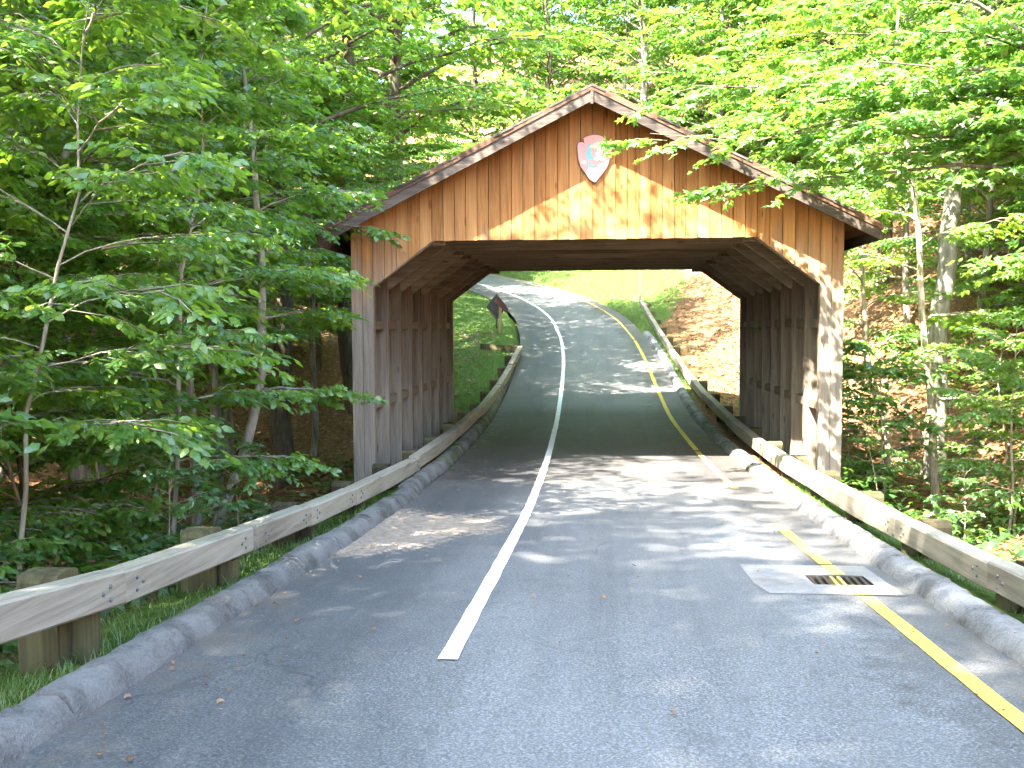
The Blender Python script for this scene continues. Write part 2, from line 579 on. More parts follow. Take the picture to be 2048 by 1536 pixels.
def terr(X, Y):
    X = np.asarray(X, float); Y = np.asarray(Y, float)
    off = X - wl(Y)
    z = zr(Y)
    dl = np.clip(OFF_L - 0.25 - off, 0, None)
    dr = np.clip(off - OFF_R - 0.25, 0, None)
    bl = sst(Y, 23.5, 31); br = sst(Y, 23.5, 32)
    hl = (1 - bl) * np.interp(dl, *LN) + bl * np.interp(dl, *LF)
    hr = (1 - br) * np.interp(dr, *RN) + br * np.interp(dr, *RF)
    side = np.maximum(dl, dr)
    h = np.where(dl > 0, hl, np.where(dr > 0, hr, 0))
    inroad = (off > OFF_L - 0.12) & (off < OFF_R + 0.12)
    h = h + np.where(side > 0.3, np.minimum(side, 6) * .05 * wob(X * 2.2, Y * 2.2), 0) + 0.045
    return z + np.where(inroad, -0.5, h)


def build_ground():
    xs = np.concatenate([np.arange(-110, -24, 4.0), np.arange(-24, -8, .8), np.arange(-8, 8, .2), np.arange(8, 24, .8), np.arange(24, 111, 4.0)])
    ys = np.concatenate([np.arange(-40, -2, 2.0), np.arange(-2, 40, .3), np.arange(40, 64, .6), np.arange(64, 141, 3.0)])
    Xg, Yg = np.meshgrid(xs, ys)
    Z = terr(Xg, Yg)
    off = Xg - wl(Yg)
    d = np.maximum(np.clip(OFF_L - off, 0, None), np.clip(off - OFF_R, 0, None))
    reachL = np.interp(Yg, [0, 14, 15, 25, 30, 40, 60], [.8, .9, .1, .1, 3.0, 5.5, 5])
    reachR = np.interp(Yg, [0, 14, 15, 25, 30, 40, 60], [.9, .9, .1, .1, .25, .3, 7])
    reach = np.where(off < 0, reachL, reachR)
    grass = 1 - sst(d, reach, reach * 1.5 + .3)
    V = np.stack([Xg, Yg, Z], -1).reshape(-1, 3)
    nx, ny = len(xs), len(ys)
    i = np.arange(nx * ny).reshape(ny, nx)
    F = np.stack([i[:-1, :-1], i[:-1, 1:], i[1:, 1:], i[1:, :-1]], -1).reshape(-1, 4)
    me = mesh_np('ground', V, F, M['ground'], True, {'grass': grass.ravel()})
    o = put('ground', me, (0, 0, 0))
    tag(o, 'sloping forest floor of brown leaf litter with grassy verges', None, None, 'structure')


build_ground()

DX0, DX1, DY0, DY1 = 1.66, 2.12, 7.82, 8.20      # drain opening


def strip(name, o0, o1, y0, y1, dz, mat, parent, jit=0.0, seed=0, step=0.3):
    r = random.Random(seed)
    ys = np.arange(y0, y1 + 1e-6, step)
    V = []; F = []
    for i, y in enumerate(ys):
        a = r.uniform(-jit, jit); b = r.uniform(-jit, jit)
        V += [(rx(y, o0 + a), y, zr(y) + dz), (rx(y, o1 + b), y, zr(y) + dz)]
        if i: F.append([2 * i - 2, 2 * i - 1, 2 * i + 1, 2 * i])
    mb = MB(); mb.v = [tuple(map(float, v)) for v in V]; mb.f = F
    return part(name, mb, mat, parent)


def build_road():
    offs = sorted(set(list(np.linspace(OFF_L, OFF_R, 15)) + [DX0 + .86, DX1 + .86]))
    ys = sorted(set([round(q, 3) for q in np.arange(-20, 100, .25)] + [DY0, DY1]))
    offs = np.array(offs); ys = np.array(ys)
    V = []; U = []
    for y in ys:
        for o in offs:
            V.append((rx(y, o), y, zr(y) + .003 * math.sin(o * 3 + y)))
            U.append(o - .86)
    nx = len(offs); F = []
    for j in range(len(ys) - 1):
        for i in range(nx - 1):
            if DY0 - 1e-3 <= ys[j] < DY1 - 1e-3 and DX0 + .86 - 1e-3 <= offs[i] < DX1 + .86 - 1e-3:
                continue
            F.append([j * nx + i, j * nx + i + 1, (j + 1) * nx + i + 1, (j + 1) * nx + i])
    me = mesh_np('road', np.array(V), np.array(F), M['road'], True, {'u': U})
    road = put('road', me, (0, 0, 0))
    tag(road, 'grey asphalt road running through the bridge and curving left', None, None, 'structure')
    tag(strip('edge_line', -.05, .06, 5.5, 85, .008, M['white'], road, .004, 1), 'white painted line along the cycle lane')
    yl = 2.80
    tag(strip('edge_line', yl - .055, yl + .055, -12, 7.4, .008, M['yellow'], road, .004, 2, .2), 'bright yellow painted edge line')
    strip('edge_line', yl - .055, yl + .055, 8.70, 11.1, .008, M['yellow'], road, .005, 3, .2)
    strip('edge_line', yl - .05, yl + .05, 14.2, 19.0, .008, M['yellow_old'], road, .004, 4, .2)
    strip('edge_line', yl - .05, yl + .05, 19.2, 38.4, .008, M['yellow'], road, .004, 5)
    strip('edge_line', yl - .045, yl + .045, 38.6, 85, .008, M['yellow_old'], road, .004, 6)
    return road


road = build_road()


def build_drain():
    d = thing('storm_drain', 'square iron grate in a pale concrete apron beside the right kerb', 'drain', (1.7, 8.0, float(zr(8.0))))
    z = lambda y: float(zr(y))
    ax0, ax1, ay0, ay1 = 1.20, 2.24, 7.46, 8.64
    mb = MB()
    xs = [ax0, DX0, DX1, ax1]; ys = [ay0, DY0, DY1, ay1]
    for i in range(3):
        for j in range(3):
            if i == 1 and j == 1: continue
            p = [(xs[i] + (.06 if (i, j) == (0, 0) else 0), ys[j]), (xs[i + 1], ys[j]), (xs[i + 1], ys[j + 1]), (xs[i], ys[j + 1])]
            mb.add([(x, y, z(y) + .007) for x, y in p], [[0, 1, 2, 3]])
    part('apron', mb, M['apron'], d)
    mb = MB()
    zt = z(8.0) + .006
    b = zt - .35
    q = [(DX0, DY0), (DX1, DY0), (DX1, DY1), (DX0, DY1)]
    vs = [(x, y, z(y) + .006) for x, y in q] + [(x, y, b) for x, y in q]
    mb.add(vs, [[0, 1, 5, 4], [1, 2, 6, 5], [2, 3, 7, 6], [3, 0, 4, 7], [4, 5, 6, 7]])
    part('pit', mb, M['pit'], d)
    g = part('grate', MB().box(DX0 + .004, DX1 - .004, DY0 + .004, DY0 + .03, zt - .045, zt - .008), M['grate'], d)
    part('rim', MB().box(DX0 + .004, DX1 - .004, DY1 - .03, DY1 - .004, zt - .045, zt - .012), M['grate'], g)
    for k in range(8):
        x = DX0 + .03 + k * (DX1 - DX0 - .06) / 7
        bar = part('bar', MB().box(x - .013, x + .013, DY0 + .031, DY1 - .031, zt - .045, zt - .01), M['yellow_old'] if k in (3, 4) else M['grate'], g)
    strip('worn_paint', 2.745, 2.855, 7.46, 7.80, .0105, M['yellow_old'], d, .006, 8, .085)
    strip('worn_paint', 2.745, 2.855, 8.22, 8.64, .0105, M['yellow_old'], d, .006, 9, .07)


build_drain()


def build_sand():
    r = np.random.RandomState(3)
    n, m = 110, 190
    xs = np.linspace(-2.47, -.95, n); ys = np.linspace(8.7, 12.3, m)
    Xg, Yg = np.meshgrid(xs, ys)
    a = np.arctan2((Yg - 10.5) / 1.45, (Xg + 2.1) / .86)
    q = np.sqrt(((Xg + 2.1 + .10 * (Yg - 10.5)) / .86) ** 2 + ((Yg - 10.5) / 1.45) ** 2)
    q = q / (1 + .10 * np.sin(3 * a + 1) + .06 * np.sin(7 * a + 2))
    h = .012 * (1 - q ** 1.5) + r.randn(*q.shape) * .0022 + .002 * np.sin(Xg * 31 + Yg * 9) * np.sin(Yg * 23)
    h = np.clip(h, -.012, .02)
    Z = zr(Yg) + h
    V = np.stack([Xg, Yg, Z], -1).reshape(-1, 3)
    i = np.arange(n * m).reshape(m, n)
    F = np.stack([i[:-1, :-1], i[:-1, 1:], i[1:, 1:], i[1:, :-1]], -1)
    keep = (q[:-1, :-1] < 1.25)
    me = mesh_np('sand_patch', V, F[keep].reshape(-1, 4), M['sand'], True)
    tag(put('sand_patch', me, (0, 0, 0)), 'fan of washed sand on the road beside the left kerb', None, None, 'stuff')


build_sand()


def build_kerb(name, label, off, y0, y1, seed, shift=None, km='kerb'):
    r = random.Random(seed)
    root = bpy.data.objects.new(name, None)
    COL.objects.link(root)
    root.location = (float(rx(y0, off)), y0, float(zr(y0)))
    WL[root] = Vector(root.location)
    tag(root, label, None, None, 'structure')
    sgn = -1 if off < 0 else 1
    y = y0
    while y < y1:
        L = r.uniform(1.05, 1.5)
        e = min(y + L, y1)
        jx, jz = r.uniform(-.012, .012), r.uniform(-.008, .01)
        s = np.linspace(y + .005, e - .005, 15)
        mb = MB()
        prof = [(-.01, -.06), (.0, .025), (.045, .098), (.075, .122), (.12, .130), (.20, .128), (.235, .105), (.245, -.06)]
        P = len(prof)
        for i, q in enumerate(s):
            sh = shift(q) if shift else 0
            en = 1.0
            for k, (a, h) in enumerate(prof):
                w = r.uniform(-.007, .007) + (r.random() < .05) * .015
                mb.v.append((float(rx(q, off)) + sgn * (a * 1.0 + jx + sh + w), float(q), float(zr(q)) + h * en + jz + (r.uniform(-.007, .007) - (r.random() < .06) * .018) * (k not in (0, P - 1))))
        for i in range(14):
            for k in range(P - 1):
                f = [i * P + k, i * P + k + 1, (i + 1) * P + k + 1, (i + 1) * P + k]
                mb.f.append(f if sgn > 0 else f[::-1])
        mb.f.append(list(range(P)) if sgn < 0 else list(range(P))[::-1])
        mb.f.append([14 * P + k for k in range(P)][::-1] if sgn < 0 else [14 * P + k for k in range(P)])
        ko = part('kerb_stone', mb, M[km], root, True)
        ko.data.polygons[len(ko.data.polygons) - 1].use_smooth = False
        ko.data.polygons[len(ko.data.polygons) - 2].use_smooth = False
        for ed in ko.data.edges:
            if (ed.vertices[0] < P and ed.vertices[1] < P) or (ed.vertices[0] >= 14 * P and ed.vertices[1] >= 14 * P): ed.use_edge_sharp = True
        y = e
    return root


build_kerb('kerb_left', 'rounded grey concrete kerb along the left road edge before the bridge', OFF_L + .03, -6, 13.3, 1, None, 'kerb_dirty')
build_kerb('kerb_left_inner', 'mossy concrete kerb along the left road edge through the bridge', OFF_L - .05, 13.45, 37, 2, None, 'kerb_dirty')
build_kerb('kerb_right', 'pale rounded concrete kerb along the right road edge', OFF_R - .08, -6, 14.6, 3, lambda q: -.04 + .05 * min(1, max(0, (q - 6) / 8)))
build_kerb('kerb_right_inner', 'shaded concrete kerb along the right road edge through the bridge', OFF_R + .0, 14.75, 40, 4)

# ------------------------------------------------------------------ covered bridge
XC, YF, YB = -0.112, 16.0, 24.96
HW, HO, XH = 3.54, 3.90, 2.568
ZH, ZCH = 3.77, 3.03
RIDGE, SL = 6.12, 0.500
EAVE = 4.30
YR0, YR1 = 15.44, 25.5


def roof_z(x, below=0.0):
    return RIDGE - below - SL * abs(x)


bridge = thing('covered_bridge', 'wooden covered bridge with weathered orange board gable spanning the road', 'covered bridge', (XC, 20.5, -.1))


def bottom_at(x):
    a = abs(x)
    if a <= XH: return ZH
    if a <= HW: return ZH + (ZCH - ZH) * (a - XH) / (HW - XH)
    return -0.45


def gable(name, yf, sgn, src=None):
    rr = random.Random(5)
    g = bpy.data.objects.new(name, None)
    COL.objects.link(g)
    g.parent = bridge
    WL[g] = Vector((XC, yf, ZH))
    g.location = WL[g] - WL[bridge]
    if src:
        for ch in src.children:
            c = ch.copy(); COL.objects.link(c); c.parent = g
            c.matrix_parent_inverse = Matrix.Identity(4)
        return g
    edges = [-HO, -HO + .185, -HW]
    def fill(a, b, w):
        n = max(1, round((b - a) / w))
        return [a + (b - a) * (i + 1) / n for i in range(n)]
    edges += fill(-HW, -XH, .185) + fill(-XH, 0, .185) + fill(0, XH, .185) + fill(XH, HW, .185) + [HO - .185, HO]
    for a, b in zip(edges[:-1], edges[1:]):
        gap = .004
        x0, x1 = a + gap, b - gap
        dy = rr.uniform(-.006, .006)
        lo0, lo1 = (bottom_at(a + 1e-4), bottom_at(b - 1e-4))
        if lo0 > 0: lo0 += rr.uniform(-.006, .006); lo1 += rr.uniform(-.006, .006)
        pts = [(x0, lo0), (x1, lo1), (x1, roof_z(x1, .16)), (x0, roof_z(x0, .16))]
        pts = [(x + XC, z) for x, z in pts]
        part('board', MB().prism(pts, yf + dy, yf + dy + .028), M['gable'], g)
    return g


g1 = gable('front_gable', YF, 1)
g2 = gable('rear_gable', YB - .03, -1, g1)


def bridge_walls():
    rr = random.Random(11)
    nb = 8
    bays = [YF + .06 + i * (YB - YF - .2) / nb for i in range(nb + 1)]
    for s in (-1, 1):
        w = bpy.data.objects.new('side_wall', None)
        COL.objects.link(w)
        w.parent = bridge
        WL[w] = Vector((XC + s * HO, 20.5, -.4))
        w.location = WL[w] - WL[bridge]
        y = YF + .03
        while y < YB - .05:
            e = min(y + rr.uniform(.19, .22), YB - .04)
            x0 = XC + s * (HO - .035) + rr.uniform(-.005, .005)
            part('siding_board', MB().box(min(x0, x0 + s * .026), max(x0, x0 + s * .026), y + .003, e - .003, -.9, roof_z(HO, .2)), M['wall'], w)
            y = e
        for i, yb in enumerate(bays):
            xa, xb = sorted((XC + s * HW, XC + s * (HO - .05)))
            part('stud', MB().box(xa, xb, yb - .055 + .03, yb + .055 + .03, -.6, ZCH + .28), M['frame'], w)
            if i < nb:
                for zz in (1.10, 2.42):
                    xa, xb = sorted((XC + s * (HW + .07), XC + s * (HW + .22)))
                    part('girt', MB().box(xa, xb, yb + .087, bays[i + 1] - .027, zz - .07, zz + .07), M['frame'], w)
        part('sill_beam', MB().box(*sorted((XC + s * (HW + .02), XC + s * (HO - .05))), YF + .03, YB - .03, -.9, -.605), M['frame'], w)
    c = bpy.data.objects.new('ceiling', None)
    COL.objects.link(c)
    c.parent = bridge
    WL[c] = Vector((XC, 20.5, ZH))
    c.location = WL[c] - WL[bridge]
    for i, yb in enumerate(bays):
        yb += .03
        part('joist', MB().box(XC - XH - .02, XC + XH + .02, yb - .05, yb + .05, ZH + .012, ZH + .20), M['brace'], c)
        for s in (-1, 1):
            a = Vector((XC + s * (HW + .02), yb, ZCH + .08)); b = Vector((XC + s * (XH - .03), yb, ZH + .09))
            part('knee_brace', MB().bar(a, b, .088, .16), M['brace'], c)
            # lap block where the brace meets the joist
            part('lap_block', MB().box(XC + s * XH - .20, XC + s * XH + .20, yb + .052, yb + .085, ZH - .06, ZH + .15), M['frame'], c)
    n = 22
    for i in range(n):
        x0 = -XH - .3 + i * (2 * XH + .6) / n
        x1 = -XH - .3 + (i + 1) * (2 * XH + .6) / n
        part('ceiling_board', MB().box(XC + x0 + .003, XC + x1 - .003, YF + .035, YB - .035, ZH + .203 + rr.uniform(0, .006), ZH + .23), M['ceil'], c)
    for s in (-1, 1):
        for i in range(6):
            q0, q1 = i / 6, (i + 1) / 6
            nx, nz = .095, .125
            def P(q, h):
                x = HW + (XH - HW) * q; z = ZCH + (ZH - ZCH) * q
                return (XC + s * (x + .13 * .6 + h * .6), z + .19 + h * .8)
            p0, p1 = P(q0 + .006, 0), P(q1 - .006, 0)
            p2, p3 = P(q1 - .006, .025), P(q0 + .006, .025)
            poly = [p0, p1, p2, p3]
            if s < 0: poly = poly[::-1]
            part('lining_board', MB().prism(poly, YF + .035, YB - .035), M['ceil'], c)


bridge_walls()


def bridge_roof():
    rr = random.Random(21)
    for s in (-1, 1):
        rf = part('roof_slope', MB().prism([(XC + s * 0.0, RIDGE - .10), (XC + s * EAVE, roof_z(EAVE, .10)), (XC + s * EAVE, roof_z(EAVE, .14)), (XC, RIDGE - .14)][::s], YR0 + .03, YR1 - .03), M['shingle'], bridge)
        ncs = 20
        for i in range(ncs):
            a = EAVE + .05 - i * (EAVE + .05) / ncs
            b = max(0.0, a - (EAVE + .05) / ncs * 1.5)
            mb = MB()
            y = YR0 - rr.uniform(.0, .04)
            while y < YR1 + .02:
                w = rr.uniform(.11, .24)
                da = rr.uniform(-.02, .02); h = rr.uniform(.028, .05)
                aa = a + da
                lo = .085 + rr.uniform(-.004, .01)
                poly = [(XC + s * aa, roof_z(aa, lo)), (XC + s * aa, roof_z(aa, lo - h)), (XC + s * b, roof_z(b, .075)), (XC + s * b, roof_z(b, .098))]
                mb.prism(poly[::s], y, min(y + w - .005, YR1 + .03))
                y += w
            o = part('shingle_course', mb, M['shingle'], rf)
            o['kind'] = 'stuff'
        mb = MB()
        for yy, nm in ((YR0, 'barge_board'), (YR1 - .035, 'barge_board')):
            lo = [(0.004, RIDGE - .155), (0.004, RIDGE - .315), (EAVE + .0, roof_z(EAVE, .315)), (EAVE + .0, roof_z(EAVE, .155))]
            part(nm, MB().prism([(XC + s * x, z) for x, z in lo][::-s], yy, yy + .035), M['fascia'], bridge)
            hi = [(0.003, RIDGE - .058), (0.003, RIDGE - .152), (EAVE + .03, roof_z(EAVE + .03, .152)), (EAVE + .03, roof_z(EAVE + .03, .058))]
            part('rake_trim', MB().prism([(XC + s * x, z) for x, z in hi][::-s], yy - .018 if yy == YR0 else yy + .018, yy + .034 if yy == YR0 else yy + .06), M['fascia2'], bridge)
        # soffit boards below the overhanging eave and rake
        for k in range(2):
            x0 = EAVE - .035 - k * .17
            part('soffit_board', MB().prism([(XC + s * x, z) for x, z in [(x0, roof_z(x0, .145)), (x0, roof_z(x0, .165)), (x0 - .165, roof_z(x0 - .165, .165)), (x0 - .165, roof_z(x0 - .165, .145))]][::-s], YR0 + .04, YR1 - .04), M['ceil'], bridge)
        part('eave_board', MB().box(*sorted((XC + s * (EAVE - .03), XC + s * (EAVE - .002))), YR0 + .037, YR1 - .037, roof_z(EAVE, .315), roof_z(EAVE, .145)), M['fascia'], bridge)
    part('ridge_block', MB().box(XC - .022, XC + .022, YR0 - .022, YR0 - .001, RIDGE - .36, RIDGE - .15), M['fascia'], bridge)


bridge_roof()

# emblem plaque on the gable
def build_plaque():
    px0, py0, k = 512, 780, 1 / 1828.0
    cx, cz, y0 = -0.075, 5.02, YF - .012
    def c(p): return (cx + (p[0] - px0) * k, cz - (p[1] - py0) * k)
    p = thing('emblem_plaque', 'red arrowhead shaped emblem plaque hung on the front gable', 'plaque', (cx, y0, cz - .4))
    out = [(525, 1460), (380, 1370), (250, 1180), (120, 1010), (50, 780), (15, 400), (60, 310), (180, 310), (225, 340), (200, 250), (185, 190), (300, 140), (450, 105), (600, 110), (740, 150), (800, 240), (760, 290), (960, 320), (1010, 380), (1000, 560), (960, 760), (900, 930), (830, 1080), (700, 1260), (600, 1380)]
    back = [(525 + (x - 525) * 1.035 - 4, 780 + (y - 780) * 1.035) for x, y in out]
    part('backing', MB().prism([c(q) for q in back][::-1], y0 - .028, y0), M['plaque_edge'], p)
    part('panel', MB().prism([c(q) for q in out][::-1], y0 - .045, y0 - .0285), M['plaque'], p)
    def flat(name, polys, mat, d=.004):
        mb = MB()
        for q in polys: mb.prism([c(v) for v in q][::-1], y0 - .0455 - d, y0 - .0455)
        part(name, mb, mat, p)
    flat('pine_tree', [[(345, 325), (420, 420), (455, 480), (400, 490), (470, 590), (400, 600), (430, 680), (500, 800), (405, 790), (395, 850), (400, 930), (345, 940), (350, 850), (270, 700), (255, 590), (330, 560), (300, 440)]], M['em_green'])
    flat('meadow', [[(230, 930), (400, 945), (560, 1000), (560, 1030), (380, 1015), (220, 965)], [(560, 985), (640, 930), (780, 940), (770, 965), (620, 1000)]], M['em_green'], .0042)
    flat('mountain', [[(500, 745), (580, 735), (680, 705), (760, 755), (880, 855), (780, 835), (720, 850), (650, 800), (600, 835), (520, 815)]], M['em_white'])
    flat('lake', [[(630, 1000), (780, 975), (805, 1020), (780, 1070), (680, 1060)], [(140, 860), (230, 835), (270, 860), (270, 900), (160, 920)]], M['em_white'], .0047)
    flat('bison', [[(340, 1050), (420, 1045), (470, 1060), (620, 1055), (640, 1100), (665, 1195), (600, 1200), (590, 1150), (520, 1150), (500, 1200), (440, 1200), (420, 1150), (370, 1195), (310, 1190), (325, 1130), (310, 1100)]], M['em_white'], .0052)
    for s, x0, x1, yb, h in (('NATIONAL', 515, 935, 495, 95), ('PARK', 590, 830, 600, 95), ('SERVICE', 540, 890, 705, 95)):
        cu = bpy.data.curves.new('lettering', 'FONT')
        cu.body = s
        cu.extrude = .002
        cu.align_x = 'LEFT'
        tmp = bpy.data.objects.new('tmp', cu)
        COL.objects.link(tmp)
        bpy.context.view_layer.update()
        me = bpy.data.meshes.new_from_object(tmp.evaluated_get(bpy.context.evaluated_depsgraph_get()))
        bpy.data.objects.remove(tmp)
        V = np.array([v.co for v in me.vertices])
        lo, hi = V.min(0), V.max(0)
        W = np.empty_like(V)
        W[:, 0] = (V[:, 0] - lo[0]) / (hi[0] - lo[0]) * (x1 - x0) * k
        W[:, 2] = (V[:, 1] - lo[1]) / (hi[1] - lo[1]) * h * k
        W[:, 1] = -V[:, 2]
        me.vertices.foreach_set('co', W.astype(np.float32).ravel())
        me.materials.clear(); me.materials.append(M['em_white'])
        me.name = 'lettering'; me.update()
        x, z = c((x0, yb))
        put('lettering', me, (x, y0 - .0475, z), p)


build_plaque()

# ------------------------------------------------------------------ guardrails
def guardrail(label, sgn, xf, dzf, posts, joints, seed, endret=None):
    rr = random.Random(seed)
    y0 = joints[0]
    g = thing('guardrail', label, 'guardrail', (float(xf(posts[0])), posts[0], float(zr(posts[0]))))
    zt = lambda y: float(zr(y)) + float(dzf(y))
    bolt = MB()
    n = 8
    for i, (r, d) in enumerate(((.014, 0), (.013, .007), (.007, .011))):
        for j in range(n):
            a = 2 * math.pi * j / n
            bolt.v.append((d, math.cos(a) * r, math.sin(a) * r))
    for i in range(2):
        for j in range(n):
            bolt.f.append([i * n + j, i * n + (j + 1) % n, (i + 1) * n + (j + 1) % n, (i + 1) * n + j])
    bolt.f.append([2 * n + j for j in range(n)])
    bv = np.array(bolt.v); bv[:, 0] *= -sgn
    bme = mesh_np('bolt', bv, bolt.f, M['bolt'], True)
    for a, b in zip(joints[:-1], joints[1:]):
        ns = max(2, int((b - a) / 1.4) + 1)
        ys = np.linspace(a + .012, b - .012, ns)
        mb = MB()
        jx = rr.uniform(-.02, .02); jz = rr.uniform(-.014, .014); jt = rr.uniform(-.01, .01)
        ch = .012
        for i, y in enumerate(ys):
            x = float(xf(y)) + jx; z = zt(y) + jz + jt * (i / (ns - 1) - .5)
            e = .012 if i in (0, ns - 1) else 0
            for dx, dz in ((0 + ch, 0 - e), (0, -ch - e), (0, -.22 + ch + e), (ch, -.22 + e), (.17 - ch, -.22 + e), (.17, -.22 + ch + e), (.17, -ch - e), (.17 - ch, -e)):
                mb.v.append((x + sgn * dx, float(y), z + dz))
        for i in range(ns - 1):
            for j in range(8):
                f = [i * 8 + j, i * 8 + (j + 1) % 8, (i + 1) * 8 + (j + 1) % 8, (i + 1) * 8 + j]
                mb.f.append(f if sgn < 0 else f[::-1])
        mb.f.append(list(range(8)) if sgn > 0 else list(range(8))[::-1])
        mb.f.append([(ns - 1) * 8 + j for j in range(8)][::-1] if sgn > 0 else [(ns - 1) * 8 + j for j in range(8)])
        bm = part('beam', mb, M['rail'], g)
        if a < 14:
            for dy, dz in ((a + .20, -.075), (a + .20, -.15), (a + .28, -.11), (b - .20, -.075), (b - .20, -.15), (b - .28, -.11)):
                put('bolt', bme, (float(xf(dy)) + jx, dy, zt(dy) + dz), bm)
    for y in posts:
        x = float(xf(y))
        w = rr.uniform(.115, .135)
        z1 = zt(y) + rr.uniform(-.002, .03)
        zb = float(terr(x + sgn * .28, y)) - .25
        xa, xb = x + sgn * .176, x + sgn * .40
        mb = MB()
        prof = [(-w, zb), (w, zb), (w, z1 - .05), (w * .8, z1 - .012), (0, z1), (-w * .8, z1 - .012), (-w, z1 - .05)]
        nn = len(prof)
        tilt = rr.uniform(-.015, .015)
        for xx in (xa, xb):
            for dy, z in prof: mb.v.append((xx + tilt * (z - zb), y + dy, z))
        mb.f.append(list(range(nn))); mb.f.append(list(range(2 * nn - 1, nn - 1, -1)))
        for i in range(nn):
            mb.f.append([(i + 1) % nn, i, i + nn, (i + 1) % nn + nn])
        if sgn > 0: mb.f = [f[::-1] for f in mb.f]
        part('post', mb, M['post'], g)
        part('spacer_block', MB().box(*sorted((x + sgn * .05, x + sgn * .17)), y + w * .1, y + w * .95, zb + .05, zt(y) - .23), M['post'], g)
    if endret:
        (xa, ya), (xb, yb) = endret
        za = zt(ya)
        part('return_beam', MB().bar((xa, ya, za - .1), (xb, yb, za - .06), .15, .2), M['post'], g)
        part('post', MB().box(xb - .12, xb + .12, yb + .085, yb + .3, za - .9, za + .05), M['post'], g)
    return g


XL = lambda y: np.interp(y, [-10, 4, 25, 35.2, 40], [-2.74, -2.74, -2.78, -2.72, -2.72])
DL = lambda y: np.interp(y, [0, 4.3, 5.5, 7.85, 11, 15, 25, 35], [.80, .60, .485, .415, .375, .34, .40, .37])
DR = lambda y: np.interp(y, [0, 6, 10, 15, 25, 40], [.36, .35, .36, .36, .40, .38])
XR = lambda y: np.interp(y, [-10, 10, 16, 25, 33, 46.6, 50], [2.62, 2.66, 2.74, 2.74, 2.45, 1.86, 1.6])
pl = [3.0, 5.2, 7.35, 9.45, 11.6] + [13.75 + 2.15 * i for i in range(11)]
guardrail('timber guardrail with grey beams and mossy posts along the left roadside', -1, XL, DL, pl, [.7, 2.9, 5.5, 7.75, 9.3, 11.1, 15.2, 19.4, 23.7, 28, 31.6, 35.3], 5, ((-2.87, 35.38), (-4.15, 35.7)))
pr = [2.6, 4.75, 6.9, 9.05, 11.2, 13.3] + [15.45 + 2.15 * i for i in range(15)]
guardrail('timber guardrail with sun-dappled grey beams along the right roadside', 1, XR, DR, pr, [.5, 2.7, 4.85, 7.05, 9.25, 13.5, 17.8, 22.1, 26.4, 30.7, 34.8, 38.6, 42.6, 46.6], 6)

# ------------------------------------------------------------------ signs beyond the bridge
def build_signs():
    y = 40.5; x = -4.15
    zb = float(terr(x, y))
    s = thing('road_sign', 'dark back of a diamond road sign on a thin post beyond the bridge', 'sign', (x, y, zb))
    zc = 3.2
    part('post', MB().box(x - .03, x + .03, y - .03, y + .03, zb - .2, zc + .3), M['signback'], s)
    part('panel', MB().prism([(x - .42, zc), (x, zc - .55), (x + .42, zc), (x, zc + .55)], y - .045, y - .034), M['signback'], s)
    x2, y2 = -3.88, 39.2
    zb = float(terr(x2, y2))
    s2 = thing('road_sign', 'reddish brown sign board turned edge-on atop a tan wooden post', 'sign', (x2, y2, zb))
    zc = 3.15
    part('post', MB().box(x2 - .05, x2 + .05, y2 - .05, y2 + .05, zb - .2, zc + .1), M['signpost'], s2)
    mb = MB()
    mb.add([(x2 - .12, y2 - .062, zc + .42), (x2 + .34, y2 - .062, zc - .06), (x2 + .22, y2 - .062, zc - .2), (x2 - .24, y2 - .062, zc + .25),
            (x2 - .12, y2 - .054, zc + .42), (x2 + .34, y2 - .054, zc - .06), (x2 + .22, y2 - .054, zc - .2), (x2 - .24, y2 - .054, zc + .25)],
           [[0, 1, 2, 3], [7, 6, 5, 4], [0, 4, 5, 1], [1, 5, 6, 2], [2, 6, 7, 3], [3, 7, 4, 0]])
    part('panel', mb, M['signred'], s2)
    x3, y3 = 1.88, 47.0
    zb = float(terr(x3, y3))
    p = thing('marker_pole', 'thin grey marker pole at the far end of the right guardrail', 'pole', (x3, y3, zb))
    part('shaft', MB().tube([(x3, y3, zb - .2), (x3 - .01, y3, 5.0)], .032, 6), M['pole'], p)
    part('base_sleeve', MB().tube([(x3, y3, zb - .2), (x3, y3, zb + .35)], .045, 6), M['pole'], p)


build_signs()


# ------------------------------------------------------------------ vegetation
def tmpl(kind):
    if kind == 'maple':
        o = [(0, 0), (.02, .16), (.10, .46), (.30, .22), (.60, .50), (.58, .15), (1, 0)]
        o = o + [(x, -y) for x, y in o[-2:0:-1]]
        v = [(.34, 0, .03)] + [(x, y, -.05 - .16 * abs(y) - .10 * x * x) for x, y in o]
        n = len(o)
        f = [[0, 1 + i, 1 + (i + 1) % n] for i in range(n)]
    elif kind == 'ovate':
        v = [(0, 0, 0), (.30, .25, -.05), (.70, .20, -.10), (1, 0, -.22), (.70, -.20, -.10), (.30, -.25, -.05), (.5, 0, .0)]
        f = [[0, 6, 1], [1, 6, 2], [2, 6, 3], [3, 6, 4], [4, 6, 5], [5, 6, 0]]
        f = [[q[0], q[2], q[1]] for q in f]
    elif kind == 'lobed':
        v = [(0, 0, 0), (.22, .42, -.08), (.52, .22, -.02), (1, 0, -.16), (.52, -.22, -.02), (.22, -.42, -.08)]
        f = [[0, 5, 4], [0, 4, 2], [0, 2, 1], [2, 4, 3]]
    else:
        v = [(0, 0, 0), (.45, .30, -.06), (1, 0, -.14), (.45, -.30, -.06)]
        f = [[0, 2, 1], [0, 3, 2]]
    return np.array(v, float), np.array(f, int)


def nrm(a):
    return a / np.maximum(np.linalg.norm(a, axis=-1, keepdims=True), 1e-9)


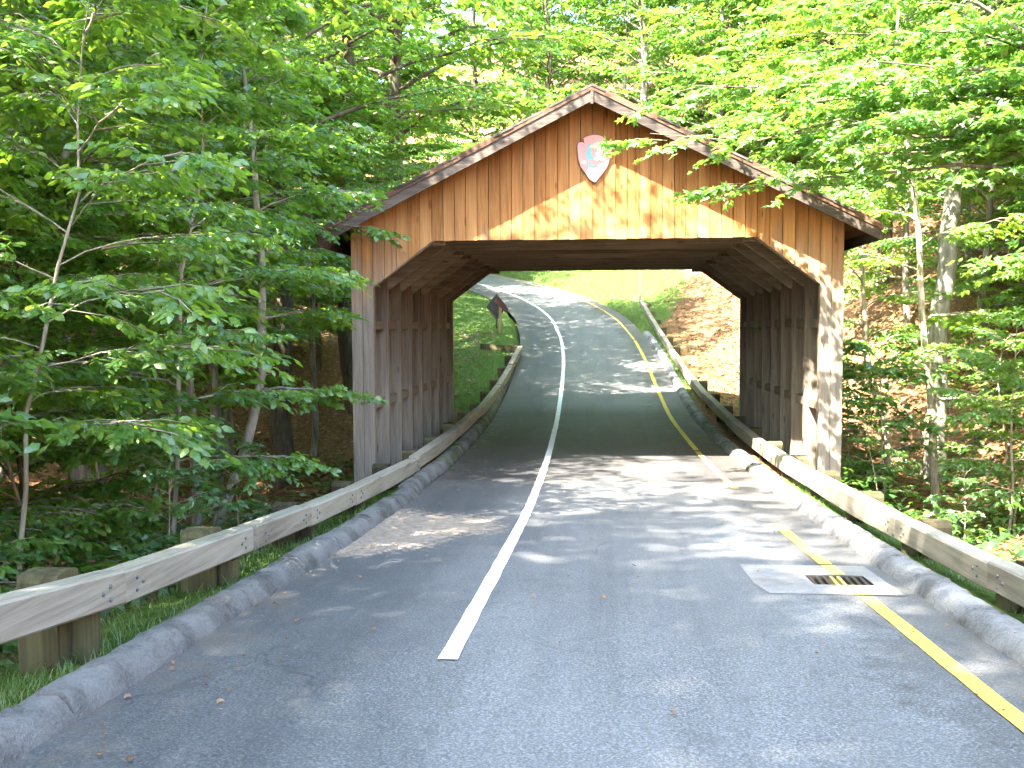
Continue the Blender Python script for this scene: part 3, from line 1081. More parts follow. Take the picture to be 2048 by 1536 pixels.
def leaves_mesh(name, P, D, Nn, S, kind, mat, rng, rndv=None):
    tv, tf = tmpl(kind)
    D = nrm(D)
    Nn = nrm(Nn - D * (Nn * D).sum(-1, keepdims=True))
    B = np.cross(Nn, D)
    n = len(P); k = len(tv)
    V = P[:, None, :] + S[:, None, None] * (tv[None, :, 0:1] * D[:, None, :] + tv[None, :, 1:2] * B[:, None, :] + tv[None, :, 2:3] * Nn[:, None, :])
    F = (np.arange(n) * k)[:, None, None] + tf[None]
    r = rng.rand(n) if rndv is None else rndv
    return mesh_np(name, V.reshape(-1, 3), F.reshape(-1, 3), mat, False, {'rnd': np.repeat(r, k)})


def bez(P0, P1, P2, t):
    t = t[..., None]
    return (1 - t) ** 2 * P0 + 2 * t * (1 - t) * P1 + t * t * P2, nrm(2 * (1 - t) * (P1 - P0) + 2 * t * (P2 - P1) + 1e-9)


def rotz(d, a):
    c, s = np.cos(a), np.sin(a)
    return np.stack([d[..., 0] * c - d[..., 1] * s, d[..., 0] * s + d[..., 1] * c, d[..., 2]], -1)


def sweep(mb, path, rad, n):
    mb.tube([tuple(p) for p in path], list(rad), n, False)


def make_tree(seed, trunk, r0, H0, n_limb, reach, S=9, T=6, ML=8, sub=1.1, twig=.5, leaf=.12, kind='lobed', leafm='leaf_a', barkm='bark_dark',
              limbs=None, rise=(.15, .9), droop=.25, tilt=.45, sides=8, jit=.12, topk=.25):
    """trunk: polyline of points (local); H0: height where the limbs begin. Returns (wood mesh, leaf mesh)."""
    rng = np.random.RandomState(seed)
    tp = np.array(trunk, float)
    zt = tp[-1, 2]
    def tr(z):
        return np.stack([np.interp(z, tp[:, 2], tp[:, 0]), np.interp(z, tp[:, 2], tp[:, 1]), z], -1)
    zz = np.linspace(tp[0, 2], zt, max(8, int(zt * 2.2)))
    path = tr(zz)
    path[1:-1, :2] += rng.randn(len(zz) - 2, 2) * r0 * .12
    q = (zz - zz[0]) / (zz[-1] - zz[0])
    rad = r0 * (1 - q) ** .8 * .92 + r0 * .08
    rad[0] *= 1.35
    wood_mb = MB()
    sweep(wood_mb, path, rad, sides)
    if limbs is None:
        qs = (np.arange(n_limb) + rng.rand(n_limb) * .8) / n_limb
        h = H0 + (zt - H0) * qs
        az_ = np.arange(n_limb) * 2.4 + rng.randn(n_limb) * .35
        prof = np.where(qs < .3, .75 + .25 * qs / .3, (1 - (qs - .3) / .7) ** .75 * (1 - topk) + topk)
        L = reach * prof * rng.uniform(.75, 1.15, n_limb)
        ri = L * (rise[0] + (rise[1] - rise[0]) * qs)
        P0 = tr(h)
        dirh = np.stack([np.cos(az_), np.sin(az_), 0 * az_], -1)
        P2 = P0 + dirh * L[:, None]; P2[:, 2] += ri
        P1 = P0 + dirh * (L * .45)[:, None]; P1[:, 2] += ri * .75 + L * .08
    else:
        P0 = tr(np.array([l[0] for l in limbs], float))
        P2 = np.array([l[1] for l in limbs], float)
        P1 = (P0 + P2) / 2; P1[:, 2] += np.linalg.norm(P2 - P0, axis=-1) * .10
        L = np.linalg.norm(P2 - P0, axis=-1)
    nl = len(P0)
    rl = np.interp(P0[:, 2], zz, rad) * .42
    for i in range(nl):
        t = np.linspace(0, 1, 7)
        pp, _ = bez(P0[i], P1[i], P2[i], t)
        pp[1:] += rng.randn(6, 3) * L[i] * .012
        sweep(wood_mb, pp, np.maximum(rl[i] * (1 - t * .88), .006), 5)
    # side branches
    t = (np.arange(S)[None, :] + rng.rand(nl, S) * .9) / S * .85 + .17
    t = np.clip(t, 0, 1)
    p, d = bez(P0[:, None], P1[:, None], P2[:, None], t)
    side = np.where((np.arange(S)[None, :] % 2) == 0, 1, -1)
    ang = side * rng.uniform(.5, 1.15, (nl, S)) * (1 - (t > .93) * .9)
    sd = rotz(d, ang)
    sd[..., 2] = sd[..., 2] * .5 + rng.randn(nl, S) * .16
    sd = nrm(sd)
    sl = sub * (L[:, None] / L.mean()) ** .5 * rng.uniform(.6, 1.2, (nl, S)) * (1.15 - .55 * t)
    s0 = p.reshape(-1, 3); sd = sd.reshape(-1, 3); sl = sl.reshape(-1)
    for i in range(len(s0)):
        e = s0[i] + sd[i] * sl[i] + np.array([0, 0, -droop * sl[i] * .5])
        m = s0[i] + sd[i] * sl[i] * .55
        wood_mb.tube([tuple(s0[i]), tuple(m), tuple(e)], [max(.004, .009 * sl[i] + .004), .006, .003], 3, False)
    # twigs
    tt = (np.arange(T)[None, :] + rng.rand(len(s0), T) * .8) / T * .85 + .15
    tb = s0[:, None] + sd[:, None] * (sl[:, None] * tt)[..., None]
    tb[..., 2] -= droop * .5 * sl[:, None] * tt ** 2
    ts = np.where((np.arange(T)[None, :] % 2) == 0, 1, -1)
    td = rotz(np.repeat(sd[:, None], T, 1), ts * rng.uniform(.3, 1.0, tt.shape))
    td[..., 2] = td[..., 2] * .6 + rng.randn(*tt.shape) * .14 - .08
    td = nrm(td)
    tl = twig * rng.uniform(.6, 1.25, tt.shape)
    tb = tb.reshape(-1, 3); td = td.reshape(-1, 3); tl = tl.reshape(-1)
    # leaves, alternate along each twig
    lt = (np.arange(ML)[None, :] + rng.rand(len(tb), ML) * .6) / ML
    lp = tb[:, None] + td[:, None] * (tl[:, None] * lt)[..., None]
    lp[..., 2] -= droop * .6 * tl[:, None] * lt ** 2
    ls = np.where((np.arange(ML)[None, :] % 2) == 0, 1, -1)
    ld = rotz(np.repeat(td[:, None], ML, 1), ls * rng.uniform(.35, 1.1, lt.shape) * (1 - .7 * (lt > .85)))
    ld[..., 2] = ld[..., 2] * .5 - rng.uniform(.02, .55, lt.shape)
    ln = np.zeros_like(ld); ln[..., 2] = 1
    ln = ln + rng.randn(*ln.shape) * tilt
    N = lp.reshape(-1, 3); ld = nrm(ld.reshape(-1, 3)); ln = ln.reshape(-1, 3)
    N = N + rng.randn(*N.shape) * jit * leaf
    S_ = leaf * rng.uniform(.45, 1.3, len(N))
    cl = np.repeat(rng.rand(len(tb)), ML)
    rv = np.clip(.65 * rng.rand(len(N)) + .35 * cl, 0, .999)
    crown = leaves_mesh('crown', N, ld, ln, S_, kind, M[leafm], rng, rv)
    V = np.array(wood_mb.v); 
    wood_me = mesh_np('trunk', V, wood_mb.f, M[barkm], True)
    return wood_me, crown


def wavy(seed, H, lean=(0, 0), amp=.1, n=9, z0=-.5):
    r = np.random.RandomState(seed)
    z = np.linspace(z0, H, n)
    q = (z - z0) / (H - z0)
    x = lean[0] * q + np.cumsum(r.randn(n)) * amp * .35
    y = lean[1] * q + np.cumsum(r.randn(n)) * amp * .35
    x -= x[0]; y -= y[0]
    return [(a, b, c) for a, b, c in zip(x, y, z)]


def plant(name, label, cat, meshes, x, y, rz=0.0, s=1.0, group=None, z=None, parts=('trunk', 'crown')):
    zz = float(terr(x, y)) if z is None else z
    o = thing(name, label, cat, (x, y, zz), group)
    o.rotation_euler = (0, 0, rz)
    o.scale = (s, s, s)
    for nm, me in zip(parts, meshes):
        c = bpy.data.objects.new(nm, me)
        COL.objects.link(c)
        c.parent = o
        if nm == 'crown' or nm == 'leaves':
            c['kind'] = 'stuff'
    return o


# prototypes: tall canopy trees, middle-storey trees, saplings
P_tall = [
    make_tree(11, wavy(1, 17, (.6, .3), .25), .26, 5.5, 30, 5.0, S=9, T=6, ML=9, sub=1.5, twig=.62, leaf=.17, kind='lobed', leafm='leaf_a', barkm='bark_dark'),
    make_tree(12, wavy(2, 19, (-.8, .4), .3), .30, 6.0, 32, 5.4, S=9, T=6, ML=9, sub=1.5, twig=.62, leaf=.16, kind='diamond', leafm='leaf_b', barkm='bark_grey'),
    make_tree(13, wavy(3, 16, (.3, -.6), .25), .22, 4.5, 30, 4.6, S=9, T=6, ML=9, sub=1.4, twig=.60, leaf=.17, kind='lobed', leafm='leaf_c', barkm='bark_dark'),
]
P_tall.append(make_tree(14, wavy(17, 17, (.6, .3), .25), .26, 5.5, 28, 5.0, S=9, T=5, ML=8, sub=1.5, twig=.62, leaf=.16, kind='lobed', leafm='leaf_a', barkm='bark_dark'))
P_mid = [
    make_tree(21, wavy(4, 8.5, (.5, .2), .25), .10, 1.0, 34, 3.0, S=10, T=7, ML=8, sub=.95, twig=.45, leaf=.135, kind='ovate', leafm='leaf_b', barkm='bark_grey', rise=(.02, .8)),
    make_tree(22, wavy(5, 7.5, (-.4, .3), .25), .09, .8, 32, 2.8, S=10, T=7, ML=8, sub=.95, twig=.45, leaf=.14, kind='lobed', leafm='leaf_a', barkm='bark_dark', rise=(.02, .8)),
    make_tree(23, wavy(6, 9.5, (.3, -.4), .25), .11, 1.4, 34, 3.2, S=10, T=7, ML=8, sub=1.0, twig=.45, leaf=.135, kind='ovate', leafm='leaf_a', barkm='bark_grey', rise=(.02, .8)),
]
P_mid.append(make_tree(24, wavy(16, 9.0, (.4, .3), .25), .10, 3.4, 32, 3.1, S=10, T=7, ML=8, sub=1.0, twig=.45, leaf=.125, kind='ovate', leafm='leaf_b', barkm='bark_grey', rise=(-.12, .7)))
P_sap = [
    make_tree(31, wavy(7, 2.6, (.15, .1), .12, 7, -.2), .022, .45, 13, .95, S=5, T=4, ML=6, sub=.42, twig=.28, leaf=.12, kind='lobed', leafm='leaf_g', barkm='bark_pale', rise=(.2, .7), sides=6),
    make_tree(32, wavy(8, 3.4, (-.2, .15), .15, 7, -.2), .028, .6, 15, 1.15, S=5, T=4, ML=6, sub=.48, twig=.30, leaf=.115, kind='ovate', leafm='leaf_b', barkm='bark_pale', rise=(.1, .7), sides=6),
    make_tree(33, wavy(9, 1.5, (.1, .0), .10, 7, -.2), .015, .2, 10, .6, S=4, T=4, ML=6, sub=.3, twig=.22, leaf=.105, kind='lobed', leafm='leaf_g', barkm='bark_pale', rise=(.2, .7), sides=5),
]

# --- particular trees one can pick out
def special(name, label, x, y, pts, r0, H0, **kw):
    """pts given in world coordinates; x, y is the base"""
    zb = float(terr(x, y))
    loc = [(a - x, b - y, c - zb) for a, b, c in pts]
    loc = [(0, 0, -.4)] + loc
    lm = kw.pop('wlimbs', None)
    if lm:
        kw['limbs'] = [(h - zb, (a - x, b - y, c - zb)) for h, (a, b, c) in lm]
    me = make_tree(kw.pop('seed', 5), loc, r0, H0, kw.pop('n', 14), kw.pop('reach', 1.4), **kw)
    return plant(name, label, 'tree', me, x, y)


special('young_tree', 'thin crooked pale sapling stem at the far left behind the guardrail', -4.35, 7.0,
        [(-4.28, 7, .9), (-4.22, 7, 1.2), (-4.26, 7, 1.5), (-4.20, 7, 1.8), (-4.06, 7, 2.15), (-4.03, 7, 2.5), (-3.92, 7, 2.85), (-3.8, 7.1, 3.3), (-3.85, 7.2, 4.2), (-3.7, 7.2, 5.0)], .024, 1.6,
        n=22, reach=1.5, S=8, T=6, ML=9, sub=.6, twig=.36, leaf=.10, kind='ovate', leafm='leaf_b', barkm='bark_grey', rise=(.0, .6), seed=41)
special('young_tree', 'slender straight pale sapling stem left of the leaning trunk', -4.46, 10.0,
        [(-4.44, 10, .3), (-4.38, 10, .9), (-4.34, 10, 1.2), (-4.37, 10, 1.5), (-4.33, 10, 2.1), (-4.32, 10.1, 3.0), (-4.1, 10.2, 4.0), (-4.15, 10.3, 5.2), (-4.0, 10.3, 6.2)], .036, 1.3,
        n=24, reach=1.3, S=8, T=6, ML=9, sub=.55, twig=.38, leaf=.10, kind='ovate', leafm='leaf_b', barkm='bark_grey', rise=(.0, .6), seed=42)
special('leaning_tree', 'leaning mottled grey trunk on the bank left of the bridge', -5.35, 13.0,
        [(-5.15, 13, -.25), (-4.9, 13, .35), (-4.68, 13, .95), (-4.55, 13.2, 1.8), (-4.6, 13.4, 3.0), (-4.7, 13.5, 4.4), (-4.9, 13.6, 6.2), (-4.9, 13.6, 7.5)], .085, 2.2,
        n=20, reach=1.2, S=7, T=6, ML=8, sub=.6, twig=.42, leaf=.125, kind='lobed', leafm='leaf_b', barkm='bark_grey', rise=(-.05, .6), seed=43)
# right side
special('beech_tree', 'large sunlit grey trunk with pale patches right of the bridge', 6.75, 21.0,
        [(6.8, 21, -.7), (6.85, 21, 1.5), (6.95, 21, 3.4), (7.12, 21, 5.2), (7.35, 21.1, 7.5), (7.4, 21.2, 11), (7.6, 21.3, 15)], .24, 6.0,
        n=26, reach=4.2, S=9, T=6, ML=8, sub=1.3, twig=.55, leaf=.15, kind='lobed', leafm='leaf_c', barkm='bark_grey', seed=44)
special('forked_tree', 'thin pale crooked trunk in front of the large grey trunk', 6.15, 18.6,
        [(6.05, 18.6, -.4), (5.98, 18.6, 1.0), (5.85, 18.6, 2.0), (5.75, 18.6, 3.2), (5.68, 18.6, 4.3), (5.55, 18.7, 5.3), (5.3, 18.8, 7.2), (5.4, 18.8, 9.2)], .085, 1.6,
        n=15, reach=1.8, S=7, T=6, ML=7, sub=.75, twig=.42, leaf=.125, kind='maple', leafm='leaf_c', barkm='bark_pale', rise=(-.05, .6), seed=45)
special('leaning_tree', 'short pale trunk leaning against the slope beside the right bridge wall', 6.25, 22.0,
        [(6.15, 22, -.05), (6.05, 22, .5), (5.85, 22, 1.1), (5.72, 22, 1.6), (5.65, 22, 2.4), (5.6, 22.1, 3.8), (5.7, 22.2, 5.2)], .11, 2.0,
        n=14, reach=1.7, S=7, T=5, ML=7, sub=.7, twig=.4, leaf=.125, kind='lobed', leafm='leaf_c', barkm='bark_pale', rise=(-.05, .6), seed=46)
special('beech_tree', 'thick grey trunk with white sun patches at the right picture edge', 7.55, 17.6,
        [(7.5, 17.6, 0), (7.45, 17.6, 2.5), (7.3, 17.6, 5.2), (7.4, 17.7, 8), (7.8, 17.8, 11), (7.8, 17.8, 14)], .21, 6.2,
        n=24, reach=4.0, S=9, T=6, ML=8, sub=1.3, twig=.55, leaf=.15, kind='lobed', leafm='leaf_a', barkm='bark_grey', seed=47)
# maple whose boughs hang in front of the gable
special('maple_tree', 'maple at the right whose leafy boughs hang across the gable roof edge', 7.6, 12.6,
        [(7.6, 12.6, 1), (7.5, 12.7, 3), (7.3, 12.8, 5), (7.4, 12.9, 7), (7.5, 13, 10)], .15, 2.4,
        wlimbs=[(4.2, (.75, 13.3, 4.78)), (3.9, (1.45, 13.2, 4.15)), (4.6, (1.2, 13.9, 5.6)), (5.2, (2.0, 13.8, 6.2)), (5.0, (2.6, 12.6, 5.4)), 
                (4.3, (3.4, 12.3, 4.9)), (4.8, (4.2, 12.8, 6.0)), (6.0, (4.4, 11.9, 6.6)), (3.4, (4.9, 12.2, 3.2)), (5.4, (5.0, 14.6, 6.3)), (8.2, (8.8, 12.4, 9.8)),
                (4.4, (1.9, 13.0, 4.75)), (4.8, (2.2, 13.6, 5.2)), (4.2, (2.9, 13.4, 4.45)), (5.4, (1.7, 14.3, 6.0)), (4.9, (3.4, 13.9, 5.3)), (5.9, (2.6, 14.2, 6.7)), (4.6, (4.3, 13.6, 4.7))],
        S=12, T=7, ML=7, sub=.85, twig=.42, leaf=.135, kind='maple', leafm='leaf_a', barkm='bark_dark', seed=48, droop=.35)

special('beech_tree', 'beech at the left whose yellow-green boughs hang into the upper picture', -7.4, 7.8,
        [(-7.4, 7.8, 1), (-7.3, 7.8, 3.5), (-7.1, 7.9, 6), (-7.0, 8, 9), (-7.0, 8, 12)], .17, 4.5,
        wlimbs=[(6.0, (-3.6, 8.9, 5.2)), (6.4, (-2.3, 9.3, 5.45)), (6.8, (-1.5, 9.6, 5.7)), (6.2, (-4.6, 8.4, 4.6)), (7.0, (-3.0, 8.2, 6.4)), (7.4, (-3.4, 9.8, 7.0)), (5.2, (-5.4, 7.2, 4.0)), (5.0, (-5.2, 9.2, 3.9)), (8.0, (-4.4, 7.4, 8.2)), (8.8, (-5.0, 9.4, 9.4)), (9.6, (-9.2, 7.0, 10.4)), (6.6, (-9.8, 9.0, 7.4)), (7.8, (-8.6, 5.4, 8.6))],
        S=10, T=6, ML=7, sub=.8, twig=.42, leaf=.125, kind='ovate', leafm='leaf_c', barkm='bark_grey', seed=49, droop=.5)

special('maple_tree', 'unseen tall maple added beyond the left edge, its high boughs dapple the gable', -7.4, 11.2,  # out of view, added so its boughs break up the sun on the gable
        [(-7.4, 11.2, 1), (-7.3, 11.2, 4), (-7.1, 11.3, 8), (-7.0, 11.3, 11), (-7.0, 11.3, 14)], .17, 7.0,
        wlimbs=[(8.2, (-4.4, 11.8, 10.0)), (8.6, (-3.0, 12.2, 10.3)), (9.0, (-1.6, 12.0, 10.8)), (9.4, (-.2, 11.8, 11.2)), (9.2, (-4.6, 11.0, 11.2)), (9.8, (-2.4, 11.0, 12.0)), (10.2, (-.8, 11.2, 12.4)), (8.8, (-9.6, 12.2, 10.2)), (10.4, (-9.0, 9.8, 12.0)), (11.4, (-5.4, 12.6, 13.0)), (12.0, (-8.4, 12.4, 14.0))],
        S=9, T=4, ML=5, sub=.75, twig=.42, leaf=.12, kind='lobed', leafm='leaf_a', barkm='bark_dark', seed=50, droop=.35)

rng = random.Random(99)
# --- middle-storey and tall trees, left slope
ORD = 'first second third fourth fifth sixth seventh eighth ninth tenth eleventh twelfth thirteenth fourteenth fifteenth sixteenth seventeenth eighteenth nineteenth twentieth'.split()


def ordinal(i):
    return ORD[i]


def tree_set(name, group, protos, spots, lab, smin=.85, smax=1.15, count=False):
    order = sorted(range(len(spots)), key=lambda i: spots[i][0] / max(spots[i][1], 1))
    for i, sp in enumerate(spots):
        x, y = sp[0], sp[1]
        if OFF_L - 2 < x - wl(y) < OFF_R + 2: x = float(wl(y)) - 6.5
        lb = lab + (', ' + ordinal(order.index(i)) + ' from the left' if count else '')
        s = sp[2] if len(sp) > 2 else rng.uniform(smin, smax)
        k = sp[3] if len(sp) > 3 else i % 3
        plant(name, lb, 'tree', protos[k], x, y, rng.uniform(0, 6.28), s, group)


tree_set('understory_tree', 'middle-storey trees on the left slope', P_mid,
         [(-5.9, 9.7, .62, 1), (-5.6, 7.3, .55, 0), (-6.3, 8.6, .8), (-8.3, 6.2, .9), (-6.9, 12.4, 1.0, 3), (-9.5, 10.5, 1.1), (-6.9, 16.4, 1.05, 3), (-10.6, 15.2, 1.1, 3), (-8.2, 20.6, 1.1, 3), (-12.2, 19.2, 1.1), (-7.4, 25.2, 1.0, 3), (-10.8, 25, 1.1), (-13.5, 12, 1.1), (-15, 24, 1.2), (-7.0, 4.6, .6), (-12, 7, 1.1), (-8.5, 29.5, 1.1), (-15, 30, 1.2)],
         'leafy understory tree left of the bridge', count=True)
tree_set('canopy_tree', 'tall trees on the left slope', P_tall,
         [(-6.9, 21.4, 1.0, 0), (-6.8, 27.6, 1.25, 2), (-6.8, 33, 1.25, 0), (-9.5, 24.5, .95, 1), (-11, 13), (-15, 17), (-13, 22.5), (-9.5, 18, .95), (-18, 10), (-19, 25), (-10.5, 31), (-14.5, 37), (-20, 34), (-9.0, 38, .95), (-24, 18), (-25, 30), (-12, 46), (-19, 46), (-26, 42)],
         'tall forest tree left of the bridge', .9, 1.2, count=True)
tree_set('understory_tree', 'middle-storey trees on the right slope', P_mid,
         [(9.6, 15.4, .9), (10.4, 19.6, 1.0), (9.4, 25, 1.0), (12.5, 17, 1.1), (12.2, 23, 1.1), (8.6, 29, 1.0), (11, 31, 1.1), (14.6, 27.5, 1.1), (15, 20, 1.1), (10.5, 12, .9)],
         'leafy understory tree right of the bridge', count=True)
tree_set('canopy_tree', 'tall trees on the right slope', P_tall,
         [(10.2, 22.4), (12, 27), (9.0, 33), (13.5, 34), (16.5, 24), (18, 31), (15.5, 16), (12, 40), (18, 40), (22, 26), (23, 36), (9.5, 41), (20, 18)],
         'tall forest tree right of the bridge', .9, 1.2, count=True)
tree_set('canopy_tree', 'tall trees on the hill behind the bridge', P_tall,
         [(-3, 62), (3, 57), (8, 50), (14, 49), (6, 65), (-8, 66), (12, 60), (20, 52), (27, 46), (0, 74), (10, 74), (-22, 57), (-30, 52), (-14, 62), (20, 66), (-32, 66), (29, 60), (-16, 76), (-26, 78), (22, 80), (5, 86), (-6, 84)],
         'distant tall tree on the wooded hill behind the bridge', 1.0, 1.35)
tree_set('hillside_tree', 'bushy trees clothing the hill behind the bridge', P_mid,
         [(-4.5, 52, 1.5), (9, 46, 1.7), (6, 52, 1.8), (2, 60, 1.9), (12, 54, 1.9), (16, 45, 1.8), (-2, 67, 2.0), (8, 60, 2.0), (17, 58, 2.0), (22, 47, 1.9), (-12, 54, 1.8), (-9, 60, 1.9), (-17, 52, 1.8), (-22, 50, 1.8), (-18, 66, 2.0), (-27, 60, 2.0), (27, 54, 2.0), (13, 68, 2.1), (4, 72, 2.1), (-7, 74, 2.1), (24, 70, 2.1), (-32, 44, 1.9), (-24, 38, 1.7), (-18, 39, 1.6), (-30, 32, 1.8), (28, 40, 1.9), (24, 31, 1.7), (20, 36, 1.6), (-36, 60, 2.2), (34, 50, 2.2)],
         'bushy tree on the wooded hill behind the bridge roof')
# trees whose crowns arch over the road behind and beside the viewer and dapple its light
tree_set('canopy_tree', 'tall trees beside the road behind the viewer', P_tall,
         [(-10.2, -2.6, 1.3, 3), (-7.6, -6.8, 1.35, 2), (-13.5, -5, 1.4, 3), (-16.5, 4.5, 1.2, 0), (-14, -14, 1.4, 1), (-9, -17, 1.3, 2), (-10.0, 8.9, 1.05, 3)],
         'tall roadside tree whose crown overhangs the road near the viewer', 1.0, 1.0)

# saplings along both rails
sap_l = [(-4.0, 4.6, .9), (-4.6, 5.8, .8), (-5.2, 7.6, 1.1), (-3.9, 8.6, .55), (-5.4, 9.2, 1.0), (-4.9, 11.0, .6), (-5.7, 6.4, 1.1), (-7.4, 14.2, 1.1), (-4.0, 6.3, .5), (-3.8, 10.3, .45), (-8.4, 18.0, 1.1), (-4.8, 12.4, .35), (-4.6, 4.9, 1.0)]
for i, (x, y, s) in enumerate(sap_l):
    plant('sapling', 'broad-leaved sapling behind the left guardrail, ' + ordinal(sorted(sap_l, key=lambda q: q[0] / q[1]).index((x, y, s))) + ' from the left', 'sapling', P_sap[i % 3], x, y, rng.uniform(0, 6.28), s, 'saplings behind the left guardrail', None, ('stem', 'leaves'))
sap_r = [(5.2, 18.4, 1.2), (6.3, 16.0, 1.0), (5.4, 15.2, .8), (7.3, 14.8, 1.0), (6.6, 16.4, .8), (8.4, 17.0, 1.1), (5.0, 20.4, .9), (7.6, 19.0, .9), (8.6, 22.2, 1.0), (5.6, 24.4, .9), (7.3, 12.0, .8), (6.2, 13.4, .7), (9.6, 13.6, 1.1), (4.7, 17.2, .6)]
for i, (x, y, s) in enumerate(sap_r):
    plant('sapling', 'broad-leaved sapling behind the right guardrail, ' + ordinal(sorted(sap_r, key=lambda q: q[0] / q[1]).index((x, y, s))) + ' from the left', 'sapling', P_sap[i % 3], x, y, rng.uniform(0, 6.28), s, 'saplings behind the right guardrail', None, ('stem', 'leaves'))


# --- ground cover, grass, leaf litter
def scatter(fn, n, box, seed, mindist=0.0):
    r = np.random.RandomState(seed)
    X = r.uniform(box[0], box[1], n); Y = r.uniform(box[2], box[3], n)
    k = r.rand(n) < fn(X, Y)
    return X[k], Y[k], r


def off_d(X, Y):
    off = X - wl(Y)
    return np.clip(OFF_L - .27 - off, 0, None), np.clip(off - OFF_R - .27, 0, None)


def in_bridge(X, Y, m=.15):
    return (np.abs(X - XC) < HO + m) & (Y > YF - m) & (Y < YB + m)


def litter(name, label, fn, n, box, seed, size):
    X, Y, r = scatter(fn, n, box, seed)
    k = ~in_bridge(X, Y)
    X, Y = X[k], Y[k]
    Z = terr(X, Y) + r.uniform(.004, .035, len(X))
    e = .15
    gx = (terr(X + e, Y) - terr(X - e, Y)) / (2 * e); gy = (terr(X, Y + e) - terr(X, Y - e)) / (2 * e)
    Nn = np.stack([-gx, -gy, np.ones_like(gx)], -1) + r.randn(len(X), 3) * .45
    a = r.uniform(0, 6.28, len(X))
    D = np.stack([np.cos(a), np.sin(a), np.cos(a) * gx + np.sin(a) * gy], -1)
    me = leaves_mesh(name, np.stack([X, Y, Z], -1), D, Nn, r.uniform(.6, 1.3, len(X)) * size, 'lobed', M['litter'], r)
    tag(put(name, me, (0, 0, 0)), label, 'leaf litter', None, 'stuff')


def side(X, Y, left, lo, hi):
    dl, dr = off_d(X, Y)
    d = dl if left else dr
    return ((d > lo) & (d < hi)).astype(float)


litter('leaf_litter', 'dry brown fallen leaves on the slope left of the road', lambda X, Y: side(X, Y, True, .7, 14) * np.where(Y > 27, .5, 1), 26000, (-17, -3, 2, 40), 1, .13)
litter('leaf_litter', 'dry brown fallen leaves on the slope right of the road', lambda X, Y: side(X, Y, False, .8, 14), 30000, (3, 17, 4, 50), 2, .13)


def cover(name, label, fn, n, box, seed, hgt, leaf, per=9):
    X, Y, r = scatter(fn, n, box, seed)
    k = ~in_bridge(X, Y, .3)
    X, Y = X[k], Y[k]
    m = len(X)
    h = hgt * r.uniform(.35, 1.2, m)
    a = r.uniform(0, 6.28, (m, per)); q = r.uniform(.3, 1.0, (m, per))
    rad = r.uniform(.03, .22, (m, per)) * (hgt / .35)
    P = np.stack([X[:, None] + np.cos(a) * rad, Y[:, None] + np.sin(a) * rad, terr(X, Y)[:, None] + h[:, None] * q], -1).reshape(-1, 3)
    D = np.stack([np.cos(a), np.sin(a), -r.uniform(.0, .6, a.shape)], -1).reshape(-1, 3)
    Nn = np.array([0, 0, 1.0]) + r.randn(len(P), 3) * .4
    me = leaves_mesh(name, P, D, Nn, leaf * r.uniform(.6, 1.3, len(P)), 'lobed', M['leaf_g'], r)
    tag(put(name, me, (0, 0, 0)), label, 'ground cover', None, 'stuff')


nz = lambda X, Y: np.clip(wob(X * 3.1, Y * 3.1) * .6 + .55, 0, 1)
cover('ground_cover', 'low leafy plants growing behind the left guardrail', lambda X, Y: side(X, Y, True, .9, 5) * np.clip(1.25 - off_d(X, Y)[0] * .22, .1, 1) * np.where(Y < 9.5, 1, np.clip(nz(X, Y) - .45, 0, 1) * .5), 4600, (-8.5, -3.1, 1.5, 22), 3, .46, .125)
cover('ground_cover', 'low leafy plants growing behind the right guardrail', lambda X, Y: side(X, Y, False, .9, 6) * np.clip(nz(X, Y) - .35, 0, 1) * .6, 3200, (3.2, 9.5, 5, 24), 4, .42, .12)


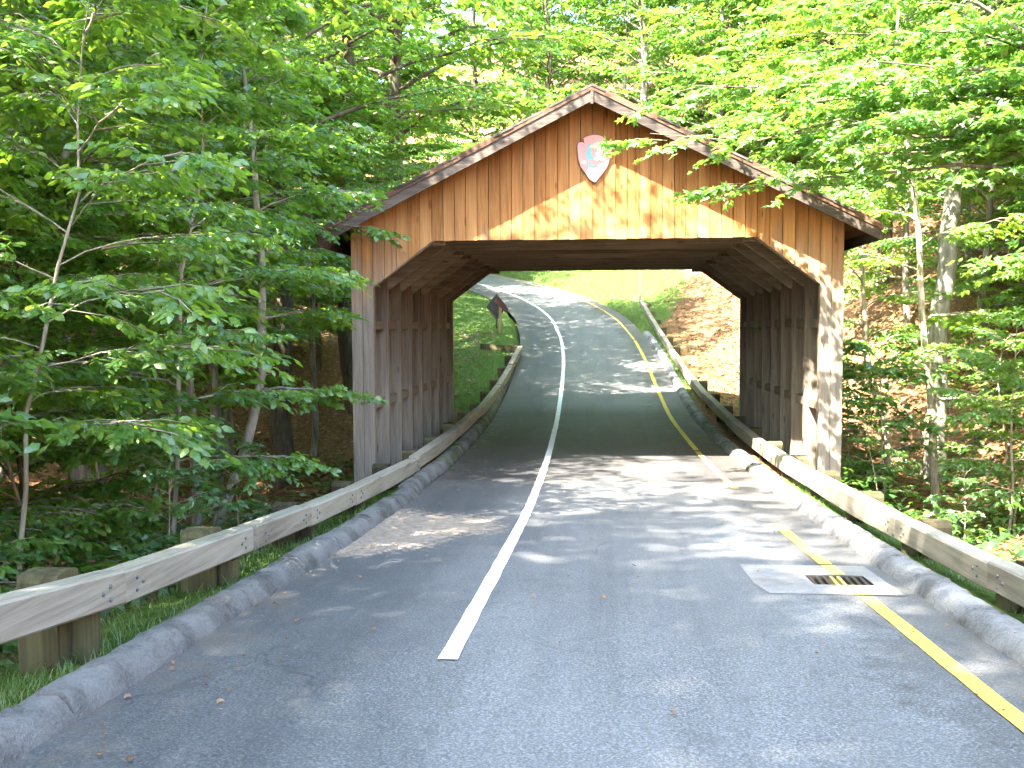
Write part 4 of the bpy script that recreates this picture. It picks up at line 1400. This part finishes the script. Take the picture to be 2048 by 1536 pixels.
def grass(name, label, fn, n, box, seed, hgt, w):
    X, Y, r = scatter(fn, n, box, seed)
    k = ~in_bridge(X, Y, 0)
    X, Y = X[k], Y[k]
    Z = terr(X, Y) - .01
    m = len(X)
    a = r.uniform(0, 6.28, m)
    D = np.stack([np.cos(a) * .55, np.sin(a) * .55, np.ones(m)], -1)
    b = a + r.uniform(-.6, .6, m)
    Nn = np.stack([np.cos(b), np.sin(b), np.full(m, -.5)], -1)
    D = nrm(D); Nn = nrm(Nn - D * (Nn * D).sum(-1, keepdims=True)); B = np.cross(Nn, D)
    H = hgt * r.uniform(.45, 1.35, m)
    P = np.stack([X, Y, Z], -1)
    tip = P + D * H[:, None] - Nn * 0
    tip[:, :2] += D[:, :2] * H[:, None] * .35
    V = np.stack([P - B * w / 2, P + B * w / 2, P + D * (H * .55)[:, None] + B * w * .35, tip, P + D * (H * .55)[:, None] - B * w * .35], 1)
    F4 = np.arange(m)[:, None] * 5 + np.array([0, 1, 2, 4]); F3 = np.arange(m)[:, None] * 5 + np.array([4, 2, 3])
    me = mesh_np(name, V.reshape(-1, 3), [F4, F3], M['grass'], False, {'rnd': np.repeat(r.rand(m), 5)})
    tag(put(name, me, (0, 0, 0)), label, 'grass', None, 'stuff')


grass('grass', 'short grass on the verge between left kerb and guardrail', lambda X, Y: side(X, Y, True, .0, .95) * (nz(X, Y) * .7 + .3), 26000, (-4.4, -2.4, 2, 15), 5, .085, .006)
grass('grass', 'short mossy grass on the verge between right kerb and guardrail', lambda X, Y: side(X, Y, False, .0, 1.0) * (nz(X, Y) * .7 + .25), 22000, (2.3, 4.4, 4, 15), 6, .075, .006)
grass('grass', 'green grass bank left of the road beyond the bridge', lambda X, Y: side(X, Y, True, .0, 5) * np.clip(1.3 - off_d(X, Y)[0] * .25, 0, 1), 30000, (-14, -2, 25, 56), 7, .12, .016)
grass('grass', 'sunny grass bank right of the road beyond the bridge', lambda X, Y: side(X, Y, False, .0, 5) * np.clip(1.4 - off_d(X, Y)[1] * np.where(Y < 45, .9, .35), 0, 1), 36000, (-8, 9, 25, 70), 8, .14, .018)


# a few dead leaves blown onto the asphalt
def road_leaves():
    r = np.random.RandomState(17)
    n = 260
    u = np.where(r.rand(n) < .65, np.sign(r.rand(n) - .6) * r.uniform(1.7, 2.4, n), r.uniform(-2.3, 2.3, n))
    Y = r.uniform(3.5, 24, n)
    X = wl(Y) + u + .86
    k = ~((X > 1.6) & (X < 2.15) & (Y > 7.7) & (Y < 8.3))
    X, Y = X[k], Y[k]; n = len(X)
    a = r.uniform(0, 6.28, n)
    D = np.stack([np.cos(a), np.sin(a), r.uniform(0, .25, n)], -1)
    Nn = np.array([0, 0, 1.0]) + r.randn(n, 3) * .3
    me = leaves_mesh('fallen_leaves', np.stack([X, Y, zr(Y) + .022], -1), D, Nn, r.uniform(.018, .05, n), 'lobed', M['litter'], r)
    tag(put('fallen_leaves', me, (0, 0, 0)), 'scattered dead leaves lying on the asphalt', 'leaf litter', None, 'stuff')


road_leaves()
